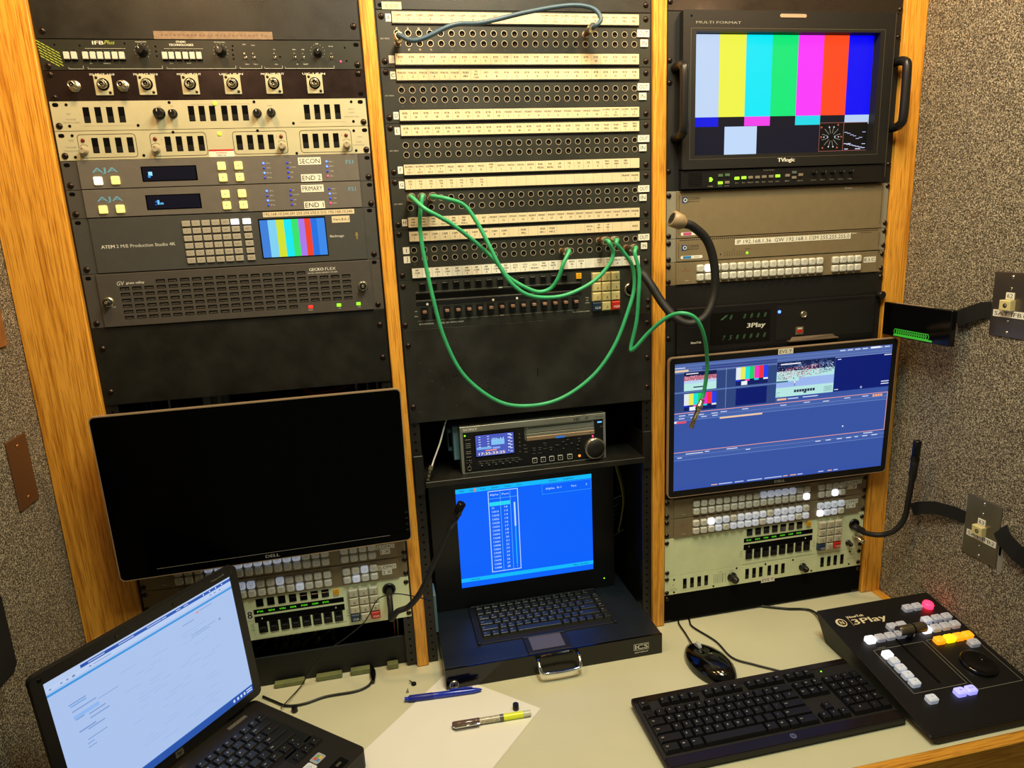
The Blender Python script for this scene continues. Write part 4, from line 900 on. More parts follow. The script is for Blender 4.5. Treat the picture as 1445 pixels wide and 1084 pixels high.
Dr.set((.614-.7564, .108+.093, .7955-.7508), -math.pi/2)
FR = [(0, 0, [(1, 'Esc')]+[(1, 'F%d' % i) for i in range(1, 13)]+[(1, 'Ins'), (1, 'Del')])]
C15 = [(r_, s_, k_+([(.0001, None), (1, 'Pg')] if 0 else [])) for r_, s_, k_ in MAIN]
keys(Dr, FR+MAIN+[(5, 0, [(1.1, 'Ctrl'), (1, 'Fn'), (1.1, 'Alt'), (1, 'W'), (5.6, ''), (1, 'Alt'), (1, 'Ctrl'), (1, '<'), (1, '_'), (1.2, '>')])]+[(r_, 15, [(1, t_)]) for r_, t_ in ((1, 'Home'), (2, 'PgUp'), (3, 'PgDn'), (4, 'End'), (5, '^'))], 17.4, 20.3, 7, 13, 0, 17.8, mat('olive_sheen_key', '23251f', .32), 6.5)
mb = MB().use(BLKM); mb.wbox(.700, .790, -.0895, -.031, .7937, .7962, .001); mb.use(BLKP); mb.wbox(.700, .790, -.036, -.031, .7962, .798, .0006); f_ = dp('touchpad_frame', mb)
mb = MB().use(mat('grey_touchpad', '55535c', .5)); mb.wbox(.711, .778, -.080, -.036, .7963, .7968, .0002); dp('touchpad', mb, 'grey touchpad')
Dr.set((.535-.7564, -.0938+.093, .7945-.7508), 0)
mb = MB().use(NICKEL); mb.lathe(0, 0, [(9, 0), (9, 3), (8, 4)], 24); mb.use(VOID); mb.prism(circ(0, -1, 1.8, 10), 4, 4.2); mb.box(-.8, .8, -1, 4, 4, 4.2); Dr.part('lock', mb, (15, 33, 0), label='round silver key lock')
mb = MB().use(INKW)
mb.frame(rr(382, 414, 14, 28, .5), rr(382.7, 413.3, 14.7, 27.3, .4), 0, .2, .0); mb.text('ICS', 398, 21, 9.5, .2, w=27, bold=.9); mb.text('ADVENT', 398, 33, 3, .2, w=30, bold=.3); Dr.part('maker_lettering', mb)
mb = MB().use(CHROME); hx0, hx1 = .716, .798
mb.tube([(hx0, -.0935, .7855), (hx0, -.105, .785), (hx0+.001, -.117, .776), (hx0+.006, -.121, .770), (hx0+.03, -.122, .768), (hx1-.03, -.122, .768), (hx1-.006, -.121, .770), (hx1-.001, -.117, .776), (hx1, -.105, .785), (hx1, -.0935, .7855)], .0036, 14, steps=5); dp('handle', mb, 'chrome pull handle')
mb = MB().use(BLKP); 
so, si = rr(535-.0+5, 952, 0, 0, 1) if 0 else None, None
Dr.set((.541-.7564, .114+.093, 1.106-.7508), 0)
mb.frame(rr(0, 411, 0, 311, 3), rr(55, 363, 30, 266, 1), -20, 0, -2.2); mb.box(0.5, 410.5, .5, 310.5, -20, -2.3); Lc = Dr.part('screen_housing', mb)
def R_(mb, L_, d_=-1.9):
    for a, b, c, d, col in L_: mb.quad(a, b, c, d, d_, col); d_ += .004
    return mb
mb = MB().use(SCR); ox, oy = 57, 32
def lq(a, b, c, d, col, dd): mb.quad(ox+a, ox+b, oy+c, oy+d, dd, col)
BL, CY = '0a62fa', '14b8f8'
lq(0, 304, 0, 232, BL, -1.95); lq(0, 304, 0, 10, CY, -1.9); lq(0, 304, 210, 219, CY, -1.9); lq(41, 44, 1, 10, 'f06a50', -1.85)
fr_ = 'bfe4ff'
for a, b, c, d in ((69.5, 136, 12.5, 14), (69.5, 136, 202.5, 204), (69.5, 71, 12.5, 204), (134.5, 136, 12.5, 204)): lq(a, b, c, d, fr_, -1.85)
for a, b, c, d in ((71, 134, 30, 30.8), (96, 96.8, 16, 203), (118, 118.8, 16, 203)): lq(a, b, c, d, '6ac8f8', -1.84)
lq(72, 117.5, 38.5, 47.5, '28d8f0', -1.85); lq(125.5, 129, 44, 100, 'b8dcf8', -1.85); lq(126, 128.4, 100, 193, '18b8f0', -1.85)
for a, b, c, d in ((190, 303, 11.5, 12.2), (190, 303, 34.2, 35), (190, 190.8, 11.5, 35), (302.3, 303, 11.5, 35)): lq(a, b, c, d, '38a8f8', -1.85)
mb.col = '083a6a'
for t_, u_ in (('Help', 13), ('File', 35), ('Keys', 60), ('System', 86), ('Status', 114), ('Port', 140), ('Options', 215), ('Telephone', 250)): mb.text(t_, ox+u_, oy+5, 4, -1.8, al='c')
mb.text('On-Line', ox+32, oy+214.5, 4, -1.8); mb.text('Menu  On-Line', ox+275, oy+214.5, 4, -1.8)
mb.col = 'c4ecff'
mb.text('Alpha', ox+83, oy+22, 4.4, -1.8, w=19); mb.text('Port', ox+108, oy+22, 4.4, -1.8, w=15); mb.text('Alpha  0-1', ox+216, oy+23, 4.6, -1.8, w=36); mb.text('Port', ox+263, oy+23, 4.6, -1.8); mb.text('5', ox+292, oy+23, 4.6, -1.8)
nm_ = ['A2']+['CA%02d%s' % (i//2+1, 'AB'[i % 2]) for i in range(16)]
for i, t_ in enumerate(nm_): mb.text(t_, ox+(84 if i else 79), oy+52+i*8.9, 4.4, -1.8, w=16 if i else 6); mb.text(str(12+i if i else 16), ox+108, oy+52+i*8.9, 4.4, -1.8, w=7)
mb.text('V', ox+127.5, oy+197, 3, -1.8); mb.col = None
for i in range(len(mb.v)): x_, y_, z_ = mb.v[i]
Dr.part('screen', mb, sub=Lc, label='blue text screen')
U_ = led_mesh(LEDG, 1.5, 1.2); Dr.part('indicator_light', U_, (386, 290, 0), label='small green light')
mb = MB().use(VOID)
for a, b in ((.5365, .5375), (.9755, .9765)): pass
# rear odds and ends seen beside the drawer
for i in range(5):
    dv = Vector((-.020+.0024*i, .0005+.0046*i, 0))
    pts = [at(px_, py_, Y=.14)+dv for px_, py_ in ((880, 655), (887, 680), (891, 705), (888, 730), (884, 748))]
    cable('cable', 'olive-yellow cable of the bundle at the right of the blue screen', pts, .0021, YELC, 'olive-yellow cable bundle')
for i in range(4):
    dy = i*.006; q = [at(866, 704+i*6, Y=.2+dy), at(878, 700+i*4, Y=.18+dy), at(886, 712+i*5, Y=.2+dy), at(880, 722+i*4, Y=.2+dy), at(866, 726+i*3, Y=.22+dy)]
    cable('cable', 'thin pale wire coiled behind the olive-yellow cables', q, .0014, (WHTC, YELC)[i % 2], 'pale wires behind the yellow bundle')
mb = MB().use(mat('green_grey_metal', '55665a', .4, metal=.5)); o_ = at(882, 745, Y=.17); mb.tube([at(867, 755, Y=.17)-o_, at(899, 735, Y=.17)-o_], .0035, 8, steps=1); tag(link('metal_rod', mb.data('metal_rod'), None, o_), 'slanting green-grey rod beside the blue screen housing', 'rod')
mb = MB().use(mat('dark_green_box', '1d2a24', .4)); mb.wbox(-.02, .03, 0, .12, 0, .03, .001); o = link('cable_carrier', mb.data('cable_carrier'), None, (.940, .17, .868), (0, .5, 0)); tag(o, 'dark green-black folding cable arm right of the blue screen', 'cable arm')
mb = MB().use(TEAL); mb.wbox(0, .008, 0, .05, 0, .085, .001); tag(link('slide_bracket', mb.data('slide_bracket'), None, (.5265, .02, .805)), 'blue-grey slide bracket left of the drawer screen', 'bracket')

# ================================================================ RIGHT BAY
z = ZT[2]
U = rack_unit('rack_blank', 'glossy brown-black blank panel above the colour bar monitor', 'panel', 2, z+.0889, 88.5, mat('brown_black_gloss', '241d18', .3, rnoise=.08, nscale=30), [(5.5, 74), (478, 80)])
U = rack_unit('broadcast_monitor', 'rack-mounted broadcast monitor showing bright colour bars, with two side handles', 'monitor', 2, z, 311, BLKM, [(5, 82), (5, 120), (4, 275), (478, 82), (478, 40), (478, 275)])
mb = MB().use(BLKM)
mb.frame(rr(23.5, 457.5, 2, 274, 2), rr(48.5, 425.5, 37, 249.5, 1), 0, 16, -1); mb.box(24, 457, 2.5, 273.5, -2.9, -1); F = U.part('bezel', mb)
mb = MB().use(mat('dim_bezel_line', '4a443a', .5)); mb.frame(rr(38, 436, 31.5, 257, 1), rr(39, 435, 32.5, 256, 1), 16, 16.1, 16); mb.box(456.2, 457.4, 2, 300, 15.9, 16.2); U.part('bezel_line', mb, sub=F)
mb = MB().use(mat('tan_tally_lamp', 'b09480', .4)); mb.prism(rr(213, 267, 7, 13.5, 3), 16, 17, .4); U.part('tally_lamp', mb, sub=F)
mb = MB().use(INKG); mb.text('MULTI FORMAT', 92, 22.5, 4, 16.15, w=88); mb.use(INKW); mb.text('TVlogic', 237.5, 263, 7, 16.2, w=36, bold=.9); mb.use(VOID); mb.prism(circ(39, 12, 2, 12), 16, 16.1); U.part('panel_lettering', mb, sub=F)
mb = MB().use(SCR)
def bars(a, b, c, d, dd, dim=0, cols=None):
    cols = cols or ['c0d6f4', 'eef24a', '00e8f6', '00e878', 'f838f8', 'ff4a20', '0000f4']
    W = (b-a)/7; H_ = d-c; h1 = c+H_*.675; h2 = c+H_*.755
    for i, cc in enumerate(cols): mb.quad(a+W*i, a+W*(i+1), c, h1, dd, cc)
    for i, cc in enumerate(['0010e0', '0e1020', 'f040e8', '0e1020', '20d8e8', '0e1020', 'b8cef0']): mb.quad(a+W*i, a+W*(i+1), h1, h2, dd, cc)
    mb.quad(a, b, h2, d, dd, '0d1024'); mb.quad(a+W*1.25, a+W*2.5, h2+.5, d, dd+.05, 'c0d8f8')
bars(49.5, 424.5, 38, 249, .1)
a, b, c, d = 317, 370, 194, 247
mb.quad(a, b, c, d, .2, '050506'); mb.quad(b, 423, c, d, .2, '050506')
for q in ((a, b, c, c+.8), (a, b, d-.8, d), (a, a+.8, c, d), (b-.5, b+.5, c, d), (b, 423, c, c+.8), (b, 423, d-.8, d)): mb.quad(*q, .3, 'a06050')
import math as _m
for k_ in range(6):
    t = _m.radians(30*k_+15); du, dv = _m.cos(t), _m.sin(t); cx_, cy_ = (a+b)/2, (c+d)/2; nn = (-dv*.4, du*.4)
    mb.col = '9a9a90'; mb.add([P(cx_+du*7+nn[0], cy_-dv*7-nn[1], .35), P(cx_+du*21+nn[0], cy_-dv*21-nn[1], .35), P(cx_+du*21-nn[0], cy_-dv*21+nn[1], .35), P(cx_+du*7-nn[0], cy_-dv*7+nn[1], .35)], [(0, 3, 2, 1)]); mb.add([P(cx_-du*7+nn[0], cy_+dv*7-nn[1], .35), P(cx_-du*21+nn[0], cy_+dv*21-nn[1], .35), P(cx_-du*21-nn[0], cy_+dv*21+nn[1], .35), P(cx_-du*7-nn[0], cy_+dv*7+nn[1], .35)], [(0, 1, 2, 3)])
mb.col = None
for (x_, y_) in ((-16, 0), (-8, 0), (8, 0), (16, 0), (-5, 18), (5, 18), (5, -18), (-5, -18)): mb.quad((a+b)/2+x_-1.3, (a+b)/2+x_+1.3, (c+d)/2+y_-.8, (c+d)/2+y_+.8, .4, 'f0f0ff')
for (x_, y_) in ((-22, -18), (-22, 0), (-18, 20), (22, 0), (14, -22), (14, 20)): mb.quad((a+b)/2+x_-1.5, (a+b)/2+x_+1.5, (c+d)/2+y_-1.5, (c+d)/2+y_+1.5, .4, 'c06048')
st = [(372, 212), (378, 214), (385, 217), (392, 219), (398, 224), (405, 222), (412, 212), (419, 205)]
for i in range(7): mb.quad(st[i][0], st[i+1][0]+.6, st[i][1], st[i][1]+1, .4, 'c8ccff')
for i in range(7): mb.quad(st[i][0], st[i+1][0]+.6, 233+i*1.4, 234.2+i*1.4, .4, 'd8dcff')
for q in ((380, 388, 233, 234), (374, 382, 243, 244.5), (412, 420, 234, 235), (398, 410, 243, 244.5)): mb.quad(*q, .4, 'd8dcff')
scr_ = U.part('screen', mb, label='bright colour bar screen')
mb = MB().use(BLKP); mb.box(24, 457.5, 276, 309, 0, 13, .8); mb.use(VOID)
for i in range(9): mb.box(38, 66, 281+i*2.8, 282.2+i*2.8, 13, 13.1)
C_ = U.part('control_strip', mb)
gr = mat('green_lit_key', '90e040', .4, emit='8af020', es=.9); dg = mat('dull_green_key', '4a6a48', .5); gk = mat('tan_grey_key', '7d7468', .5)
for u_, v_, m_ in ((103, 286.5, dg), (117, 286, dg), (103, 300, gr), (117, 299.5, gk), (137, 292.7, gr), (151.5, 292, gr), (165.5, 292, gk), (180, 292, gk), (194, 291.6, gk), (208.6, 291.4, gk), (222.8, 291, gr), (243.7, 290.7, gk), (258, 285.5, mat('blue_grey_key', '54605e', .5)), (258, 295, gk), (272, 290.3, gk)):
    mb = MB().use(m_); mb.prism(rr(-4.6, 4.6, -2.5, 2.5, .5), 0, 2, .4); U.part('button', mb, (u_, v_, 13))
mb = MB().use(gr); mb.prism([(3, 0), (0, -4), (-3.5, -4), (-3.5, 4), (0, 4)], 0, 2); U.part('button', mb, (84, 293.3, 13))
for u_ in (300.8, 320.8, 340.6, 360.5, 381): U.part('knob', knob_mesh(KNOBB, 3.6, 9, 1.1, INKG), (u_, 288, 13))
mb = MB().use(INKG)
for u_, t_ in ((83, 'POWER'), (103, 'MENU'), (117, 'ENTER'), (137, 'SDI-1'), (151.5, 'SDI-2'), (165.5, 'ANALOG'), (180, 'MARK'), (194, 'BLUE'), (208.6, 'MONO'), (222.8, 'SCAN'), (243.7, 'ASPECT'), (272, 'DEGAUSS'), (300.8, 'VOLUME'), (320.8, 'BRIGHT'), (340.6, 'CONTR'), (360.5, 'CHROMA'), (381, 'PHASE')): mb.text(t_, u_, 301 if u_ > 130 else 305.5, 2.1, 13.2, wmax=12)
mb.text('TVLOGIC MONITOR', 204, 279.5, 1.8, 13.2); U.part('panel_lettering', mb, sub=C_)
for u_, v0, v1 in ((15, 95, 216), (468, 88, 208)):
    mb = MB().use(BLKP); mb.tube([P(u_, v0, 0), P(u_, v0, 22), P(u_, v0+4, 34), P(u_, v0+14, 40), P(u_, (v0+v1)/2, 41), P(u_, v1-14, 40), P(u_, v1-4, 34), P(u_, v1, 22), P(u_, v1, 0)], .0082, 14, steps=5); U.part('handle', mb)

def codan(ru, H, label, series, tape, pill, lit):
    U = rack_unit('modular_frame', label, 'equipment frame', 2, z-ru*.04445, H, CODE, [(5, 8.5), (5, H-5.5), (479, 6), (479, H-10)])
    mb = MB().use(CODM); mb.prism(rr(20, 468, .8, H-.8, 1), 0, 4, .6); mb.use(VOID)
    for i in range(104): mb.box(26+i*4.2, 28+i*4.2, 1.8, 4.2, 4, 4.1)
    for u_ in (24, 464): mb.box(u_-.3, u_+.3, 8, H-8, 4, 4.1)
    F = U.part('faceplate', mb)
    mb = MB().use(mat('navy_logo', '20406e', .5)); mb.box(30, 41, 12, 23, 4, 4.2); mb.use(INKW); mb.frame(circ(36.5, 17.5, 3.8, 14), circ(36.5, 17.5, 2.4, 14), 4.1, 4.35, 4.2); mb.box(38.5, 41, 12, 23, 4.2, 4.4) if 0 else None
    mb.text(series, 386 if H > 50 else 403, 7, 3, 4.2, bold=.3); mb.use(INK); mb.text('CODAN', 54, 15, 5, 4.2, w=23); mb.text('BROADCAST', 54, 20.5, 2.4, 4.2, w=24); mb.text('ROUTER SYSTEMS', 433, 7, 2.2, 4.2)
    mb.use(PAPERW); mb.prism(rr(28, 74, H-11.5, H-5.5, 2.8), 4, 4.2); mb.use(mat(pill+'_pill', {'pink': 'c04a88', 'blue': '2f7fc0'}[pill], .5)); mb.box(33, 50, H-11, H-6, 4.2, 4.3); mb.use(INK); mb.text('Router', 62, H-8.5, 2.4, 4.3)
    U.part('panel_lettering', mb, sub=F)
    if tape:
        mb = MB().use(PAPERW); mb.box(142, 398, 6.5, 17.5, 4.1, 4.4); q = U.part('paper_label', mb); mb = MB().use(INK); mb.text('IP 192.168.1.36  GW 192.168.1.1', 226, 12, 7, 4.5, w=160); mb.text('SM 255.255.255.0', 353, 12, 7, 4.5, w=84); mb.box(308.5, 309, 6.5, 17.5, 4.4, 4.5); U.part('lettering', mb, sub=q)
        mb = MB().use(VOID); mb.prism(circ(112, 34, 1.4, 10), 4, 4.15)
        for i in range(9):
            for j in range(3): mb.prism(circ(121+i*5.2, 30+j*3.5, .8, 6), 4, 4.15)
        mb.text('PSU', 140, 26, 1.8, 4.2); mb.text('CONTROL', 170, 26, 1.8, 4.2); U.part('indicator_holes', mb, sub=F)
        mb = MB().use(LEDG); mb.lathe(0, 0, [(2.4, 0), (2, 1)], 12); U.part('indicator_light', mb, (169, 34, 4), label='small green light')
    return U
codan(7, 88.9, 'tall khaki-grey frame below the broadcast monitor, with a blue corner logo', 'SR Series', False, 'pink', 0)
codan(9, 44.45, 'slim khaki-grey frame with a long white IP address label', 'SR Series', True, 'blue', 0)
button_panel(2, z-10*.04445, 'grey panel of square buttons labelled E.I.C, under the slim khaki frame', [(433, 461, 12, 23.5, 'E.I.C', 6.5)], {(1, 0)}, set())
# 3Play server with open door
U = rack_unit('rack_blank', 'narrow black blank panel between the E.I.C buttons and the replay server', 'panel', 2, z-11*.04445, 44.45, BLKM, [(479, 10)], chass=False)
U = rack_unit('replay_server', 'black replay server with its front door swung open, above the lit blue monitor', 'server', 2, z-12*.04445, 177.8, BLKM, [(6, 20), (6, 60)], depth=420)
mb = MB().use(BLKP); mb.box(20, 464, 2, 176, 0, 8, .8); mb.use(BLKG); mb.box(92, 222, 14, 78, 8, 9.5, .5); mb.use(BLKM); mb.box(236, 462, 10, 80, 8, 8.6); F = U.part('faceplate', mb)
mb = MB().use(mat('dim_green_print', '3f6a4c', .5))
for v_ in (25, 66):
    for i in range(7): mb.text('18 8888'[i] if v_ < 40 else '7588888'[i], 120+i*15, v_, 9, 9.7, w=5, shear=.35)
mb.use(INKW); mb.text('3Play', 190, 46, 9, 9.7, w=40, bold=1.2, shear=.1); mb.text('NewTek', 61, 71, 4.2, 8.2, w=22, bold=.4); U.part('panel_lettering', mb, sub=F)
mb = MB().use(LEDB); mb.lathe(0, 0, [(3.4, 0), (3, 2)], 14); U.part('indicator_light', mb, (242, 22, 8), label='bright blue light')
mb = MB().use(NICKEL); mb.lathe(0, 0, [(7, 0), (7, 3), (5.5, 4), (5, 1)], 18); U.part('lock', mb, (297, 31, 8))
mb = MB().use(NICKEL); mb.box(-9, 9, -8, 8, 0, 2.5, .5); mb.use(RED); mb.box(-6, 6, -2, 4, 2.5, 3.5, .4); mb.use(INKW); mb.box(-5, 5, -6, -3.6, 2.5, 2.8); U.part('power_switch', mb, (289, 64, 8), label='red rocker switch')
mb = MB().use(mat('tan_metal_bar', '8f7f70', .3, metal=.6)); mb.add([P(262, 84, 16), P(376, 84, 10), P(366, 76, 10), P(272, 76, 10)], [(0, 1, 2, 3)]); mb.box(262, 376, 82, 85, 8, 16, .4); U.part('drive_latch', mb)
mb = MB().use(BLKP); mb.lathe(0, 0, [(8, 0), (8, 10), (7, 11)], 20); U.part('hinge_knob', mb, (476, 3, 3))
# the door: hinged at the right, opened towards the viewer
mb = MB().use(BLKG); mb.wbox(1.5085, 1.5215, -.182, -.0095, 1.3580, 1.4265, .0015)
mb.use(mat('tan_door_edge', 'a08a72', .4)); mb.wbox(1.5095, 1.5150, -.135, -.04, 1.4265, 1.4272)
def into(U, name, mb, label=None, sub=None): return wpart(U, name, mb, label, sub)
dr_ = into(U, 'door', mb, 'black door standing open at a right angle')
mb = MB().use(mat('green_glow_print', '3fae3a', .4, emit='2fa52a', es=.35))
for i in range(15):
    for k, (rr_, q0, q1) in enumerate(((.0055, 0, 360),)):
        cy_ = -.048-i*.0058; cz_ = 1.3695
        pts = [(1.5082, cy_+rr_*math.cos(math.radians(a_)), cz_+rr_*1.2*math.sin(math.radians(a_))) for a_ in range(0, 360, 60)]
        pin = [(1.5082, cy_+rr_*.72*math.cos(math.radians(a_)), cz_+rr_*.9*math.sin(math.radians(a_))) for a_ in range(0, 360, 60)]
        mb.add(pts+pin, [(j, (j+1) % 6, 6+(j+1) % 6, 6+j) for j in range(6)])
mb.wbox(1.508, 1.5084, -.142, -.043, 1.3605, 1.3640)
o = wpart(U, 'honeycomb_print', mb, 'glowing green honeycomb strip', sub=dr_)

button_panel(2, 1.0410, 'grey panel of square buttons labelled SLOMO 1 Y, partly behind the lit blue monitor', [(424, 467, 9, 18, 'SLOMO', 6), (430, 456, 19, 29, '1 Y', 6)], {(15, 1), (18, 1)}, {(i, 0) for i in range(9, 14)})
button_panel(2, 1.0410-.04445, 'grey panel of square buttons labelled SLOMO 2 Y, above the right cream intercom panel', [(424, 461, 10, 20, 'SLOMO', 6), (432, 456, 20.5, 30, '2 Y', 6)], {(2, 0), (16, 1)}, {(i, j) for i in range(20) for j in (0, 1) if (i+j) % 5 and i > 2})
U = intercom(2, 1.0410-.0889, 'cream-green intercom key panel in the right rack, under the SLOMO 2 Y buttons', CREAM2, False, 188, 350, 8, (458, 28))
for u_, v_ in ((446, 72), (474, 65)): U.part('knob', knob_mesh(KNOBB, 5.5, 12), (u_, v_, 0))
mb = MB().use(NICKEL); mb.lathe(0, 0, [(6, 0), (6, 22), (4.6, 23), (4.6, 30), (3.5, 31)], 18); U.part('headset_plug', mb, (461, 58, 0), label='silver plug')
U = rack_unit('audio_monitor', 'pale green rack audio monitor with two black knobs, lowest unit of the right rack', 'audio monitor', 2, 1.0410-.1778, 44.45, CREAM2, [(5.5, 6.5), (5.5, 38.4), (476, 8), (476, 36)])
grille(U, (47.2, 64.1, 81, 97.6, 195.7, 212.7, 229.1, 250, 267.3, 283.8, 382.4, 399.5, 415.8, 433), 10, 34, 8.6)
mb = MB().use(INKG)
for i in range(6): mb.box(116+i*4, 117+i*4, 11, 33, 0, .15)
mb.box(137, 138, 11, 33, 0, .15); mb.box(143, 144, 11, 33, 0, .15)
mb.text('WOHLER', 20, 30, 2.4); mb.text('TECHNOLOGIES', 20, 34.5, 2.2, w=18); mb.text('w', 20, 22, 5); mb.text('LEVEL', 158, 8, 2); mb.text('BALANCE', 332, 11, 2); mb.text('AMP-1A', 458, 13, 2.2); mb.text('AUDIO MONITOR', 455, 24, 2, w=22); mb.text('PHONES', 130, 7, 2); mb.box(40, 110, 37, 37.3, 0, .15); U.part('panel_lettering', mb, sub=U.fp)
U.part('knob', knob_mesh(KNOBB, 9, 18), (159.4, 24, 0)); U.part('knob', knob_mesh(KNOBB, 7.5, 16), (333, 26, 0))
mb = MB().use(PAPERW); mb.box(231, 264, 38.2, 50, .1, .3); q = U.part('paper_label', mb); mb = MB().use(INK); mb.text('EVS Y', 247.5, 44, 7, .4, w=28); U.part('lettering', mb, sub=q)
for u_, v_ in ((22, 9), (22, 39), (115, 39), (170, 4), (240, 5), (308, 5), (356, 39), (452, 6), (452, 37)): U.part('screw', SSCREW, (u_, v_, 0))

U = rack_unit('rack_blank', 'narrow black blank panel just above the desk at the foot of the right rack', 'panel', 2, 1.0410-.2228, 61.0, VOID, [(6, 8), (477, 8)], chass=False)

# ================================================================ flat panel monitors
def dell(label, c, rot, w_, h_, scr, screen_fn, name_l='DELL', frame_m=None):
    e = link('computer_monitor', None, None, c, rot); e.empty_display_size = .03; tag(e, label, 'monitor')
    W, H = w_*1000, h_*1000
    fr = frame_m or mat('champagne_metal_rim', 'ab9478', .3, metal=.4)
    def pt(name, mb, label=None, sub=None):
        o = link(name, mb.data(name), sub or e)
        if not sub: o.location = (-w_/2, 0, h_/2)
        if label: o['label'] = label
        return o
    mb = MB().use(fr); mb.frame(rr(0, W, 0, H, 9, 5), rr(1.6, W-1.6, 1.6, H-1.6, 8, 5), -9, 0, -.5)
    mb.use(BLKM); mb.prism(rr(1.6, W-1.6, 1.6, H-1.6, 8, 5), -12, -1.6); B = pt('casing', mb)
    mb = MB().use(GLASSK if scr is None else BLKP); mb.frame(rr(1.6, W-1.6, 1.6, H-1.6, 8, 5), rr(*(scr or (13, W-13, 13, H-19)), .3, 5), -.5, -.1, -1.7); pt('bezel', mb, sub=B)
    mb = screen_fn(scr or (13, W-13, 13, H-19)); pt('screen', mb, sub=B)
    mb = MB().use(INKG); mb.text(name_l, W/2, H-9, 5.5, .05, w=24, bold=.5); pt('brand_lettering', mb, sub=B)
    return e, pt, B, W, H
def off(s_): mb = MB().use(GLASSK); mb.box(s_[0], s_[1], s_[2], s_[3], -1.3, -1.1); return mb
c_ = Vector((.245, -.05, 1.1945))
e, pt, B, W, H = dell('switched-off black monitor with a thin champagne rim, hanging before the left rack', c_, (math.radians(2.05), math.radians(.39), math.radians(2.74)), .503, .2991, None, off)
mb = MB().use(INKG); mb.box(60, W-40, H-15.8, H-15.2, -.1, .0); pt('soundbar_line', mb, sub=B)
mb = MB().use(BLKP)
for i in range(4): mb.box(W-9, W-4, H-60+i*12, H-57+i*12, -.4, .4)
pt('control_buttons', mb, sub=B)
mb = MB().use(BLKM); mb.box(W/2-50, W/2+50, H/2-50, H/2+50, -36, -12); mb.box(W/2-20, W/2+20, H/2-20, H/2+20, -120, -36); pt('mounting_arm', mb)

